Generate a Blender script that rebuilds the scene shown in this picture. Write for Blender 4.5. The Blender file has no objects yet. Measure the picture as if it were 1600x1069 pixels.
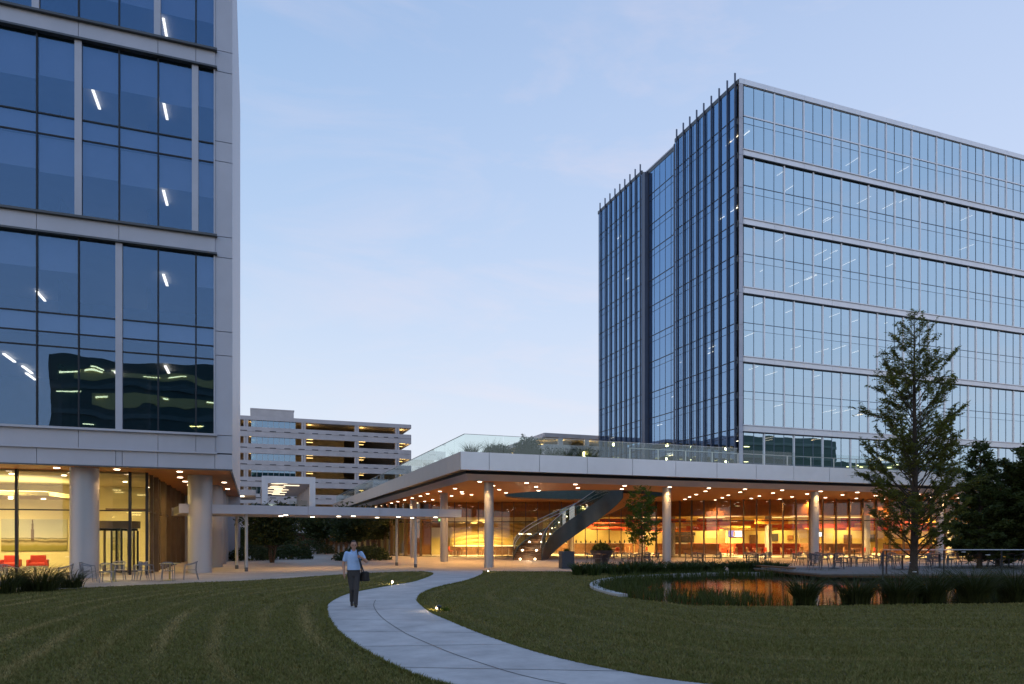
import bpy, bmesh, math, random
import numpy as np
from mathutils import Vector, Matrix
from mathutils.geometry import tessellate_polygon
rad = math.radians
S = bpy.context.scene
COL = S.collection
random.seed(7)
RNG = np.random.default_rng(11)

# ------------------------------------------------------------------ camera
YAW = rad(20.2)
cam = bpy.data.objects.new('camera', bpy.data.cameras.new('camera'))
COL.objects.link(cam)
cam.location = (0, 0, 1.9)
cam.rotation_euler = (rad(90), 0, -YAW)
cam.data.sensor_width = 36
cam.data.lens = 24.75
cam.data.shift_y = 0.1903
cam.data.clip_start = 0.1
cam.data.clip_end = 3000
S.camera = cam

# ------------------------------------------------------------------ sky, sun, exposure
SUN_EL, SUN_AZ = rad(4), rad(250)
W = bpy.data.worlds.new('World'); S.world = W; W.use_nodes = True
nt = W.node_tree; N = nt.nodes; Lk = nt.links
bg = N['Background']
sky = N.new('ShaderNodeTexSky'); sky.sky_type = 'NISHITA'; sky.sun_disc = False
sky.sun_elevation = SUN_EL; sky.sun_rotation = SUN_AZ
tc = N.new('ShaderNodeTexCoord'); sx = N.new('ShaderNodeSeparateXYZ')
Lk.new(tc.outputs['Generated'], sx.inputs[0])
ramp = N.new('ShaderNodeValToRGB'); cr = ramp.color_ramp; cr.interpolation = 'B_SPLINE'
stops = [(0.0, (.85, .86, .90)), (.10, (.79, .835, .91)), (.25, (.58, .72, .91)), (.40, (.40, .585, .86)), (.58, (.24, .45, .77)), (1.0, (.12, .25, .54))]
for i, (p, c) in enumerate(stops):
    e = cr.elements[i] if i < 2 else cr.elements.new(p)
    e.position = p; e.color = (*c, 1)
Lk.new(sx.outputs['Z'], ramp.inputs['Fac'])
# the brighter, pinker side of the dusk sky lies to the right of and behind the camera
dot = N.new('ShaderNodeVectorMath'); dot.operation = 'DOT_PRODUCT'; dot.inputs[1].default_value = (.98, .2, 0)
Lk.new(tc.outputs['Generated'], dot.inputs[0])
mr = N.new('ShaderNodeMapRange'); mr.inputs['From Min'].default_value = -.3; mr.inputs['From Max'].default_value = 1
mr.inputs['To Min'].default_value = 0; mr.inputs['To Max'].default_value = .62
Lk.new(dot.outputs['Value'], mr.inputs['Value'])
warm = N.new('ShaderNodeMix'); warm.data_type = 'RGBA'; warm.blend_type = 'MIX'
warm.inputs['B'].default_value = (.64, .68, .88, 1)
Lk.new(mr.outputs[0], warm.inputs['Factor']); Lk.new(ramp.outputs[0], warm.inputs['A'])
# thin high cloud: stretched noise, pink
mp = N.new('ShaderNodeMapping'); mp.inputs['Scale'].default_value = (1.6, 1.6, 6.5); mp.inputs['Rotation'].default_value = (rad(16), rad(-14), 0)
Lk.new(tc.outputs['Generated'], mp.inputs[0])
nz = N.new('ShaderNodeTexNoise'); nz.inputs['Scale'].default_value = 1.7; nz.inputs['Detail'].default_value = 9; nz.inputs['Roughness'].default_value = .6; nz.inputs['Distortion'].default_value = .5
Lk.new(mp.outputs[0], nz.inputs['Vector'])
cm = N.new('ShaderNodeMapRange'); cm.inputs['From Min'].default_value = .50; cm.inputs['From Max'].default_value = .80; cm.inputs['To Max'].default_value = .26
Lk.new(nz.outputs[0], cm.inputs['Value'])
cl = N.new('ShaderNodeMix'); cl.data_type = 'RGBA'; cl.inputs['B'].default_value = (.90, .76, .80, 1)
cmm = N.new('ShaderNodeMath'); cmm.operation = 'MULTIPLY_ADD'; cmm.inputs[1].default_value = 3.4; cmm.inputs[2].default_value = .2; Lk.new(mr.outputs[0], cmm.inputs[0])
cmx = N.new('ShaderNodeMath'); cmx.operation = 'MULTIPLY'; Lk.new(cm.outputs[0], cmx.inputs[0]); Lk.new(cmm.outputs[0], cmx.inputs[1])
Lk.new(cmx.outputs[0], cl.inputs['Factor']); Lk.new(warm.outputs['Result'], cl.inputs['A'])
sk = N.new('ShaderNodeMix'); sk.data_type = 'RGBA'; sk.blend_type = 'ADD'; sk.inputs['Factor'].default_value = .03
Lk.new(cl.outputs['Result'], sk.inputs['A']); Lk.new(sky.outputs[0], sk.inputs['B'])
Lk.new(sk.outputs['Result'], bg.inputs['Color']); bg.inputs['Strength'].default_value = 1.0
sun = bpy.data.objects.new('sun', bpy.data.lights.new('sun', 'SUN')); COL.objects.link(sun)
sun.data.energy = .12; sun.data.angle = rad(30); sun.data.color = (1, .85, .78)
sun.rotation_euler = (rad(90) - SUN_EL, 0, math.pi - SUN_AZ)
S.view_settings.view_transform = 'Standard'; S.view_settings.look = 'None'
S.view_settings.exposure = 0; S.view_settings.gamma = 1
cy = S.cycles
cy.max_bounces = 7; cy.diffuse_bounces = 3; cy.glossy_bounces = 4; cy.transmission_bounces = 4; cy.transparent_max_bounces = 24
cy.caustics_reflective = False; cy.caustics_refractive = False
cy.sample_clamp_indirect = 3.0; cy.use_denoising = True

# ------------------------------------------------------------------ helpers
FV = (math.sin(YAW), math.cos(YAW)); RV = (math.cos(YAW), -math.sin(YAW))
def LD(l, d): return (FV[0]*d + RV[0]*l, FV[1]*d + RV[1]*l)   # the pavilion's glass wall and rooms run on these turned axes
BASE = {}
ORD = ['first', 'second', 'third', 'fourth', 'fifth', 'sixth', 'seventh', 'eighth', 'ninth', 'tenth', 'eleventh', 'twelfth', 'thirteenth', 'fourteenth', 'fifteenth', 'sixteenth', 'seventeenth', 'eighteenth', 'nineteenth', 'twentieth']

class MB:
    def __init__(s): s.v = []; s.f = []
    def add(s, vs, fs):
        o = len(s.v); s.v += [tuple(v) for v in vs]; s.f += [tuple(i + o for i in f) for f in fs]; return s
    def hexa(s, p):
        return s.add(p, [(3, 2, 1, 0), (4, 5, 6, 7), (0, 1, 5, 4), (1, 2, 6, 5), (2, 3, 7, 6), (3, 0, 4, 7)])
    def box(s, x0, x1, y0, y1, z0, z1):
        return s.hexa([(x0, y0, z0), (x1, y0, z0), (x1, y1, z0), (x0, y1, z0), (x0, y0, z1), (x1, y0, z1), (x1, y1, z1), (x0, y1, z1)])
    def ldbox(s, l0, l1, d0, d1, z0, z1):
        q = [LD(l0, d0), LD(l1, d0), LD(l1, d1), LD(l0, d1)]
        return s.hexa([(*p, z0) for p in q] + [(*p, z1) for p in q])
    def obox(s, c, sz, rz=0, tilt=0):
        m = Matrix.Rotation(rz, 3, 'Z') @ Matrix.Rotation(tilt, 3, 'X'); c = Vector(c); hx, hy, hz = sz[0]/2, sz[1]/2, sz[2]/2
        return s.hexa([c + m @ Vector(p) for p in [(-hx, -hy, -hz), (hx, -hy, -hz), (hx, hy, -hz), (-hx, hy, -hz), (-hx, -hy, hz), (hx, -hy, hz), (hx, hy, hz), (-hx, hy, hz)]])
    def beam(s, a, b, w, z0, z1, off=0):      # upright slab from a to b, width w in plan
        a = Vector(a[:2]); b = Vector(b[:2]); d = (b - a).normalized(); n = Vector((-d.y, d.x))
        q = [a + n*(off - w/2), b + n*(off - w/2), b + n*(off + w/2), a + n*(off + w/2)]
        return s.hexa([(p.x, p.y, z0) for p in q] + [(p.x, p.y, z1) for p in q])
    def cyl(s, x, y, z0, z1, r, n=20, r1=None):
        r1 = r if r1 is None else r1
        vs = [(x + r*math.cos(2*math.pi*i/n), y + r*math.sin(2*math.pi*i/n), z0) for i in range(n)] + [(x + r1*math.cos(2*math.pi*i/n), y + r1*math.sin(2*math.pi*i/n), z1) for i in range(n)]
        fs = [(i, (i+1) % n, n + (i+1) % n, n + i) for i in range(n)] + [tuple(range(n))[::-1], tuple(range(n, 2*n))]
        return s.add(vs, fs)
    def lathe(s, x, y, prof, n=20):
        vs = []; fs = []
        for r, z in prof: vs += [(x + r*math.cos(2*math.pi*i/n), y + r*math.sin(2*math.pi*i/n), z) for i in range(n)]
        for k in range(len(prof)-1): fs += [(k*n+i, k*n+(i+1) % n, (k+1)*n+(i+1) % n, (k+1)*n+i) for i in range(n)]
        fs += [tuple(range(n))[::-1], tuple(range((len(prof)-1)*n, len(prof)*n))]
        return s.add(vs, fs)
    def tube(s, pts, r, n=8, closed=False):
        P_ = [Vector(p) for p in pts]; m = len(P_); rs = r if isinstance(r, (list, tuple)) else [r]*m
        vs = []; ref = Vector((0, 0, 1))
        for i, p in enumerate(P_):
            if closed: t = P_[(i+1) % m] - P_[i-1]
            else: t = P_[min(i+1, m-1)] - P_[max(i-1, 0)]
            t.normalize(); u = t.cross(ref)
            if u.length < .08: u = t.cross(Vector((1, 0, 0)))
            u.normalize(); w = t.cross(u)
            vs += [p + (u*math.cos(2*math.pi*k/n) + w*math.sin(2*math.pi*k/n))*rs[i] for k in range(n)]
        fs = []
        for i in range(m if closed else m-1):
            j = (i+1) % m
            fs += [(i*n+k, i*n+(k+1) % n, j*n+(k+1) % n, j*n+k) for k in range(n)]
        if not closed: fs += [tuple(range(n))[::-1], tuple(range((m-1)*n, m*n))]
        return s.add(vs, fs)
    def sphere(s, c, r, nu=16, nv=10):
        rx, ry, rz = r if isinstance(r, (tuple, list)) else (r, r, r)
        vs = [(c[0], c[1], c[2]-rz)]; fs = []
        for j in range(1, nv):
            a = -math.pi/2 + math.pi*j/nv
            vs += [(c[0]+rx*math.cos(a)*math.cos(2*math.pi*i/nu), c[1]+ry*math.cos(a)*math.sin(2*math.pi*i/nu), c[2]+rz*math.sin(a)) for i in range(nu)]
        vs.append((c[0], c[1], c[2]+rz)); L = len(vs)-1
        fs += [(0, 1+(i+1) % nu, 1+i) for i in range(nu)]
        for j in range(nv-2): fs += [(1+j*nu+i, 1+j*nu+(i+1) % nu, 1+(j+1)*nu+(i+1) % nu, 1+(j+1)*nu+i) for i in range(nu)]
        fs += [(1+(nv-2)*nu+i, 1+(nv-2)*nu+(i+1) % nu, L) for i in range(nu)]
        return s.add(vs, fs)
    def poly(s, outer, z0, z1=None, holes=()):
        """flat sheet (z1 None) or slab from a plan outline, with holes"""
        loops = [[Vector((p[0], p[1], 0)) for p in lp] for lp in (outer, *holes)]
        flat = [p for lp in loops for p in lp]; tri = tessellate_polygon(loops)
        def up(t):
            a, b, c = (flat[i] for i in t)
            return t if (b-a).cross(c-a).z > 0 else t[::-1]
        tri = [up(t) for t in tri]
        if z1 is None: return s.add([(p.x, p.y, z0) for p in flat], tri)
        n = len(flat)
        s.add([(p.x, p.y, z0) for p in flat] + [(p.x, p.y, z1) for p in flat], [t[::-1] for t in tri] + [tuple(i+n for i in t) for t in tri])
        for lp in loops: s.wall(lp, z0, z1, True)
        return s
    def wall(s, pts, z0, z1, closed=False):
        n = len(pts)
        for i in range(n if closed else n-1):
            a = pts[i]; b = pts[(i+1) % n]
            s.add([(a[0], a[1], z0), (b[0], b[1], z0), (b[0], b[1], z1), (a[0], a[1], z1)], [(0, 1, 2, 3)])
        return s
    def build(s, name, m, parent=None, smooth=False, loc=None, bevel=0):
        b = Vector(BASE.get(parent.name, (0, 0, 0))) if parent else Vector(loc or (0, 0, 0))
        me = bpy.data.meshes.new(name)
        me.from_pydata([(v[0]-b.x, v[1]-b.y, v[2]-b.z) for v in s.v], [], s.f); me.update()
        return link(name, me, m, parent, smooth, b, loc is not None and parent is None, bevel)

def link(name, me, m, parent=None, smooth=False, b=(0, 0, 0), place=False, bevel=0):
    if m: me.materials.append(m)
    if smooth:
        me.polygons.foreach_set('use_smooth', [True]*len(me.polygons))
        try: me.set_sharp_from_angle(angle=rad(40))
        except Exception: pass
    o = bpy.data.objects.new(name, me); COL.objects.link(o)
    if parent: o.parent = parent; BASE[o.name] = tuple(b)
    else:
        BASE[o.name] = tuple(b)
        if place: o.location = b
    if bevel:
        md = o.modifiers.new('bevel', 'BEVEL'); md.width = bevel; md.segments = 2; md.limit_method = 'ANGLE'
    return o
def arr(name, V, Fc, m, parent=None, smooth=False, loc=None):
    b = np.array(BASE.get(parent.name, (0, 0, 0)) if parent else (loc or (0, 0, 0)))
    V = np.asarray(V, dtype=np.float32) - b; Fc = np.asarray(Fc, dtype=np.int32); k = Fc.shape[1]
    me = bpy.data.meshes.new(name)
    me.vertices.add(len(V)); me.vertices.foreach_set('co', V.astype(np.float32).ravel())
    me.loops.add(Fc.size); me.loops.foreach_set('vertex_index', Fc.ravel())
    me.polygons.add(len(Fc)); me.polygons.foreach_set('loop_start', np.arange(len(Fc), dtype=np.int32)*k)
    me.update(calc_edges=True); me.validate()
    return link(name, me, m, parent, smooth, tuple(b), loc is not None and parent is None)
def thing(name, label, cat, loc=(0, 0, 0), group=None, rz=0):
    o = bpy.data.objects.new(name, None); o.empty_display_size = .2; COL.objects.link(o)
    o.location = loc; o.rotation_euler = (0, 0, rz); BASE[o.name] = tuple(loc) if not rz else (0, 0, 0)
    return tag(o, label, cat, group)
def tag(o, label=None, cat=None, group=None, kind=None):
    if label: o['label'] = label
    if cat: o['category'] = cat
    if group: o['group'] = group
    if kind: o['kind'] = kind
    return o
def struct(o): o['kind'] = 'structure'; return o
def copy_tree(o, parent=None, skip=()):
    c = o.copy(); COL.objects.link(c); c.parent = parent
    for ch in list(o.children):
        if ch.name.split('.')[0] not in skip: copy_tree(ch, c)
    return c
def place(o, loc, rz=0, label=None, s=None):
    o.location = loc; o.rotation_euler = (0, 0, rz)
    if label: o['label'] = label
    if s: o.scale = (s, s, s)
    return o
def lamp(kind, loc, energy, color, parent=None, **kw):
    d = bpy.data.lights.new('lamp', kind); d.energy = energy; d.color = color
    for k, v in kw.items(): setattr(d, k, v)
    o = bpy.data.objects.new('lamp', d); COL.objects.link(o)
    b = BASE.get(parent.name, (0, 0, 0)) if parent else (0, 0, 0)
    o.location = Vector(loc) - Vector(b); o.parent = parent
    return o

# ------------------------------------------------------------------ materials
def newmat(name):
    m = bpy.data.materials.new(name); m.use_nodes = True; t = m.node_tree
    return m, t, t.nodes, t.links, t.nodes['Principled BSDF']
def mat(name, c, rough=.5, metal=0, var=.12, scale=3.0, bump=0, bscale=40, spec=.5, emit=None, es=0, stretch=(1, 1, 1), streak=0):
    m, t, n, l, p = newmat(name)
    p.inputs['Roughness'].default_value = rough; p.inputs['Metallic'].default_value = metal; p.inputs['Specular IOR Level'].default_value = spec
    co = n.new('ShaderNodeTexCoord'); mp = n.new('ShaderNodeMapping'); mp.inputs['Scale'].default_value = stretch
    l.new(co.outputs['Object'], mp.inputs[0])
    nz = n.new('ShaderNodeTexNoise'); nz.inputs['Scale'].default_value = scale; nz.inputs['Detail'].default_value = 6; nz.inputs['Roughness'].default_value = .6
    l.new(mp.outputs[0], nz.inputs['Vector'])
    rp = n.new('ShaderNodeValToRGB'); e = rp.color_ramp.elements
    e[0].position = .3; e[1].position = .7
    e[0].color = (*[max(0, x*(1-var)) for x in c], 1); e[1].color = (*[min(1, x*(1+var)) for x in c], 1)
    l.new(nz.outputs[0], rp.inputs[0]); l.new(rp.outputs[0], p.inputs['Base Color'])
    if rough > .15:
        rr = n.new('ShaderNodeMapRange'); rr.inputs['To Min'].default_value = rough*.85; rr.inputs['To Max'].default_value = min(1, rough*1.15)
        l.new(nz.outputs[0], rr.inputs[0]); l.new(rr.outputs[0], p.inputs['Roughness'])
    if bump:
        n2 = n.new('ShaderNodeTexNoise'); n2.inputs['Scale'].default_value = bscale; n2.inputs['Detail'].default_value = 4; l.new(mp.outputs[0], n2.inputs['Vector'])
        b = n.new('ShaderNodeBump'); b.inputs['Strength'].default_value = bump; b.inputs['Distance'].default_value = .02
        l.new(n2.outputs[0], b.inputs['Height']); l.new(b.outputs[0], p.inputs['Normal'])
    if emit:
        p.inputs['Emission Color'].default_value = (*emit, 1); p.inputs['Emission Strength'].default_value = es
    return m
def glow(name, c, s):
    m, t, n, l, p = newmat(name)
    p.inputs['Base Color'].default_value = (*c, 1); p.inputs['Emission Color'].default_value = (*c, 1); p.inputs['Emission Strength'].default_value = s
    return m
def glass(name, refl, tint, f0, f1, rough=.0, wob=0, wscale=.35):
    """sheet glass: mirror share f0 facing, f1 grazing; the rest passes through tinted"""
    m, t, n, l, p = newmat(name); n.remove(p); out = n['Material Output']
    g = n.new('ShaderNodeBsdfGlossy'); g.inputs['Color'].default_value = (*refl, 1); g.inputs['Roughness'].default_value = rough
    tr = n.new('ShaderNodeBsdfTransparent'); tr.inputs['Color'].default_value = (*tint, 1)
    lw = n.new('ShaderNodeLayerWeight'); lw.inputs['Blend'].default_value = .5
    pw = n.new('ShaderNodeMath'); pw.operation = 'POWER'; pw.inputs[1].default_value = 2.2
    r = n.new('ShaderNodeMapRange'); r.inputs['To Min'].default_value = f0; r.inputs['To Max'].default_value = f1
    l.new(lw.outputs['Facing'], pw.inputs[0]); l.new(pw.outputs[0], r.inputs[0])
    mx = n.new('ShaderNodeMixShader'); l.new(r.outputs[0], mx.inputs[0]); l.new(tr.outputs[0], mx.inputs[1]); l.new(g.outputs[0], mx.inputs[2])
    l.new(mx.outputs[0], out.inputs[0])
    if wob:
        co = n.new('ShaderNodeTexCoord'); nz = n.new('ShaderNodeTexNoise'); nz.inputs['Scale'].default_value = wscale; nz.inputs['Detail'].default_value = 1.5
        l.new(co.outputs['Object'], nz.inputs['Vector'])
        b = n.new('ShaderNodeBump'); b.inputs['Strength'].default_value = 1; b.inputs['Distance'].default_value = wob
        l.new(nz.outputs[0], b.inputs['Height']); l.new(b.outputs[0], g.inputs['Normal'])
    return m
def leafmat(name, c, var=.45, trans=.35, scale=1.2):
    m, t, n, l, p = newmat(name); out = n['Material Output']
    co = n.new('ShaderNodeTexCoord'); nz = n.new('ShaderNodeTexNoise'); nz.inputs['Scale'].default_value = scale; nz.inputs['Detail'].default_value = 8; nz.inputs['Roughness'].default_value = .75
    l.new(co.outputs['Object'], nz.inputs['Vector'])
    rp = n.new('ShaderNodeValToRGB'); e = rp.color_ramp.elements; e[0].position = .3; e[1].position = .72
    e[0].color = (c[0]*(1-var), c[1]*(1-var), c[2]*(1-var), 1); e[1].color = (c[0]*(1+var*1.3), c[1]*(1+var), c[2]*(1+var*.5), 1)
    l.new(nz.outputs[0], rp.inputs[0]); l.new(rp.outputs[0], p.inputs['Base Color']); p.inputs['Roughness'].default_value = .55
    p.inputs['Specular IOR Level'].default_value = .3
    tr = n.new('ShaderNodeBsdfTranslucent'); l.new(rp.outputs[0], tr.inputs[0])
    mx = n.new('ShaderNodeMixShader'); mx.inputs[0].default_value = trans
    l.new(p.outputs[0], mx.inputs[1]); l.new(tr.outputs[0], mx.inputs[2]); l.new(mx.outputs[0], out.inputs[0])
    return m
M = {}
M['panel'] = mat('grey_metal_panel', (.50, .50, .575), .45, .2, .08, .45, .12, .9)
M['panel_dark'] = mat('dark_metal_panel', (.10, .105, .12), .4, .4, .08, .7)
M['panel_warm'] = mat('warm_grey_panel', (.44, .40, .40), .42, .3, .05, .5)
M['panel_pale'] = mat('pale_metal_panel', (.80, .79, .83), .40, .5, .07, .45, .10, .9)
M['ledge'] = mat('dark_ledge', (.035, .036, .042), .45, .2, .1, 2)
M['gasket'] = mat('dark_frame', (.022, .025, .035), .45, .2, .1, 2)
M['chair_metal'] = mat('dull_chair_metal', (.10, .105, .125), .45, .4, .1, 6)
M['frame_blue'] = mat('blue_grey_frame', (.16, .20, .27), .4, .4, .08, 2)
M['alu'] = mat('brushed_aluminium', (.52, .52, .53), .33, .75, .08, 4)
M['column'] = mat('column_metal', (.47, .46, .48), .56, .6, .04, .6)
M['bronze'] = mat('bronze_metal', (.17, .12, .085), .42, .45, .12, 2)
M['wood'] = mat('cedar_soffit', (.58, .215, .05), .5, 0, .16, 2.2, stretch=(.25, 5, 1))
M['plaster'] = mat('cream_plaster', (.76, .66, .40), .75, 0, .05, 1.2)
M['wallyellow'] = mat('yellow_wall', (.80, .66, .27), .7, 0, .06, 1)
M['interior'] = mat('office_ceiling', (.30, .30, .30), .8, 0, .08, 1)
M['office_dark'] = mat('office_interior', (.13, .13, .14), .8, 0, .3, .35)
M['blind'] = mat('roller_blind_fabric', (.42, .47, .56), .85, 0, .05, 2)
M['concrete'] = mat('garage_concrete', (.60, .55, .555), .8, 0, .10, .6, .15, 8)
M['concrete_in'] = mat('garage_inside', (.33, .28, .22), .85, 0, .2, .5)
M['steel'] = mat('steel_post', (.42, .43, .46), .4, .5, .06, 3)
M['white'] = mat('white_paint', (.74, .74, .74), .5, 0, .04, 2)
M['black'] = mat('black_fabric', (.012, .012, .014), .7, 0, .2, 30)
M['planter'] = mat('slate_planter', (.045, .05, .065), .55, 0, .12, 4)
M['red'] = mat('red_leather', (.42, .03, .02), .5, 0, .12, 6)
M['tan'] = mat('tan_chair', (.40, .19, .08), .5, 0, .15, 6)
M['orange'] = mat('orange_board', (.78, .27, .04), .55, 0, .12, 4)
M['redboard'] = mat('red_board', (.50, .06, .02), .55, 0, .12, 4)
M['yellowboard'] = mat('yellow_board', (.85, .55, .12), .55, 0, .12, 4)
M['darkwood'] = mat('dark_wood', (.13, .065, .03), .5, 0, .25, 3, stretch=(1, 6, 1))
M['tabletop'] = mat('cream_table_top', (.55, .47, .20), .45, 0, .1, 5)
M['tablewood'] = mat('brown_table_top', (.22, .12, .07), .5, 0, .2, 5)
M['deckwood'] = mat('grey_deck_boards', (.17, .15, .14), .7, 0, .25, 2.5, .2, 20, stretch=(.4, 7, 1))
M['stone'] = mat('pale_kerb', (.42, .41, .40), .8, 0, .12, 5, .2, 30)
M['bark'] = mat('brown_bark', (.055, .04, .03), .9, 0, .3, 12, .6, 40, stretch=(3, 3, .6))
M['bark_pale'] = mat('pale_bark', (.15, .10, .07), .85, 0, .3, 10, .4, 40)
M['leaf_cypress'] = leafmat('cypress_leaves', (.125, .150, .030), .5, .48, .9)
M['leaf_small'] = leafmat('young_tree_leaves', (.095, .15, .022), .45, .5, 2)
M['leaf_dark'] = leafmat('dark_tree_leaves', (.055, .080, .020), .5, .35, .8)
M['leaf_court'] = leafmat('courtyard_leaves', (.048, .072, .024), .5, .3, 1.2)
M['leaf_border'] = leafmat('strap_leaves', (.042, .072, .020), .5, .25, 3)
M['leaf_grass'] = leafmat('ornamental_grass_blades', (.042, .058, .018), .55, .3, 2)
M['leaf_reed'] = leafmat('reed_blades', (.048, .070, .014), .5, .3, 2)
M['glass_left'] = glass('blue_office_glass', (.40, .62, .95), (.74, .78, .86), .155, .75, 0, .022, .3)
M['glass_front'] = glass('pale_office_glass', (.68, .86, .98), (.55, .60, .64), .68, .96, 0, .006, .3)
M['glass_side'] = glass('shade_tinted_glass', (.42, .62, .92), (.42, .48, .56), .52, .80, 0, .008, .3)  # tint darkened to stand in for sky light the fins block
M['glass_clear'] = glass('clear_glass', (1, 1, 1), (.93, .95, .93), .05, .7)
M['glass_cafe'] = glass('cafe_glass', (1, 1, 1), (.92, .92, .88), .035, .6)
M['glass_rail'] = glass('green_tinted_rail_glass', (.92, 1, 1), (.90, .95, .93), .055, .36)
M['glass_low_iron'] = glass('low_iron_rail_glass', (1, 1, 1), (.95, .97, .96), .025, .22)
M['glass_stair'] = glass('stair_glass', (1, 1, .95), (.76, .80, .76), .22, .7)
M['garage_glass'] = glass('stair_tower_glass', (.35, .52, .72), (.3, .35, .4), .5, .8)
M['lamp'] = glow('warm_lamp', (1, .84, .60), 9)
M['lamp_tower'] = glow('tower_strip_lamp', (1, .86, .62), 2.0)
M['glow_fill'] = glow('added_room_glow', (1, .72, .34), 1.6)  # glow for the fill panels added to the cafe ceiling
M['chair_pale'] = mat('pale_chair_metal', (.22, .23, .26), .4, .4, .1, 6)
M['lamp_office'] = glow('office_strip_lamp', (1, .88, .66), 3.4)
M['lamp_garage'] = glow('garage_lamp', (1, .66, .22), 3.2)
M['lamp_hot'] = glow('step_lamp', (1, .85, .55), 18)
M['cove'] = glow('cove_light', (1, .86, .48), 2.4)
# ================================================================== GROUND
def lawn_mat(name, dark, straw, blades):
    m, t, n, l, p = newmat(name); p.inputs['Roughness'].default_value = .85; p.inputs['Specular IOR Level'].default_value = .15
    co = n.new('ShaderNodeTexCoord')
    big = n.new('ShaderNodeTexNoise'); big.inputs['Scale'].default_value = .35; big.inputs['Detail'].default_value = 6; big.inputs['Roughness'].default_value = .65
    l.new(co.outputs['Object'], big.inputs['Vector'])
    # mowing swathes: broad arcs round a point left of the camera
    mp = n.new('ShaderNodeMapping'); mp.inputs['Location'].default_value = (14, 3, 0)
    l.new(co.outputs['Object'], mp.inputs[0])
    wv = n.new('ShaderNodeTexWave'); wv.wave_type = 'RINGS'; wv.rings_direction = 'Z'; wv.inputs['Scale'].default_value = .23; wv.inputs['Distortion'].default_value = 2.2; wv.inputs['Detail'].default_value = 4; wv.inputs['Detail Scale'].default_value = 1.4; wv.inputs['Detail Roughness'].default_value = .7
    l.new(mp.outputs[0], wv.inputs['Vector'])
    fine = n.new('ShaderNodeTexNoise'); fine.inputs['Scale'].default_value = 9 if blades else 14; fine.inputs['Detail'].default_value = 5; fine.inputs['Roughness'].default_value = .8
    l.new(co.outputs['Object'], fine.inputs['Vector'])
    pw = n.new('ShaderNodeMath'); pw.operation = 'POWER'; pw.inputs[1].default_value = 5; l.new(wv.outputs['Fac'], pw.inputs[0])
    mm = n.new('ShaderNodeMath'); mm.operation = 'MULTIPLY'; l.new(pw.outputs[0], mm.inputs[0]); l.new(big.outputs[0], mm.inputs[1])
    ad = n.new('ShaderNodeMath'); ad.operation = 'MULTIPLY_ADD'; ad.inputs[1].default_value = .5; l.new(mm.outputs[0], ad.inputs[0])
    r1 = n.new('ShaderNodeMapRange'); r1.inputs['From Min'].default_value = .52; r1.inputs['From Max'].default_value = .78; r1.inputs['To Max'].default_value = .5
    l.new(big.outputs[0], r1.inputs[0]); l.new(r1.outputs[0], ad.inputs[2])
    r2 = n.new('ShaderNodeMapRange'); r2.inputs['From Min'].default_value = .45; r2.inputs['From Max'].default_value = .75; r2.inputs['To Max'].default_value = .55
    l.new(fine.outputs[0], r2.inputs[0])
    if blades:                                     # swathe strength stored per blade, following the path's bends
        at = n.new('ShaderNodeAttribute'); at.attribute_name = 'swathe'; ad = at
        l.new(at.outputs['Fac'], mm.inputs[0])
    a2 = n.new('ShaderNodeMath'); a2.operation = 'ADD'; a2.use_clamp = True; l.new(ad.outputs['Fac'] if blades else ad.outputs[0], a2.inputs[0]); l.new(r2.outputs[0], a2.inputs[1])
    mx = n.new('ShaderNodeMix'); mx.data_type = 'RGBA'; mx.inputs['A'].default_value = (*dark, 1); mx.inputs['B'].default_value = (*straw, 1)
    l.new(a2.outputs[0], mx.inputs['Factor']); l.new(mx.outputs['Result'], p.inputs['Base Color'])
    if not blades:
        b = n.new('ShaderNodeBump'); b.inputs['Strength'].default_value = .8; b.inputs['Distance'].default_value = .04
        l.new(fine.outputs[0], b.inputs['Height']); l.new(b.outputs[0], p.inputs['Normal'])
    return m
M['lawn'] = lawn_mat('lawn_ground', (.085, .082, .024), (.2, .15, .07), False)
M['blades'] = lawn_mat('lawn_blades', (.120, .128, .031), (.47, .35, .155), True)

def paver_mat():
    m, t, n, l, p = newmat('stone_pavers'); p.inputs['Roughness'].default_value = .62
    co = n.new('ShaderNodeTexCoord'); mp = n.new('ShaderNodeMapping'); mp.inputs['Rotation'].default_value = (0, 0, rad(20.2)); l.new(co.outputs['Object'], mp.inputs[0])
    b = n.new('ShaderNodeTexBrick'); b.offset = .37; b.inputs['Scale'].default_value = 1; b.inputs['Mortar Size'].default_value = .008
    b.inputs['Brick Width'].default_value = 1.2; b.inputs['Row Height'].default_value = .4
    b.inputs['Color1'].default_value = (.34, .29, .25, 1); b.inputs['Color2'].default_value = (.46, .39, .33, 1); b.inputs['Mortar'].default_value = (.16, .15, .14, 1)
    l.new(mp.outputs[0], b.inputs['Vector'])
    nz = n.new('ShaderNodeTexNoise'); nz.inputs['Scale'].default_value = .8; nz.inputs['Detail'].default_value = 7; l.new(co.outputs['Object'], nz.inputs['Vector'])
    mr_ = n.new('ShaderNodeMapRange'); mr_.inputs['To Min'].default_value = .7; mr_.inputs['To Max'].default_value = 1.25; l.new(nz.outputs[0], mr_.inputs[0])
    mx = n.new('ShaderNodeMix'); mx.data_type = 'RGBA'; mx.blend_type = 'MULTIPLY'; mx.inputs['Factor'].default_value = 1
    l.new(b.outputs[0], mx.inputs['A']); l.new(mr_.outputs[0], mx.inputs['B']); l.new(mx.outputs['Result'], p.inputs['Base Color'])
    return m
M['pavers'] = paver_mat()
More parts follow.
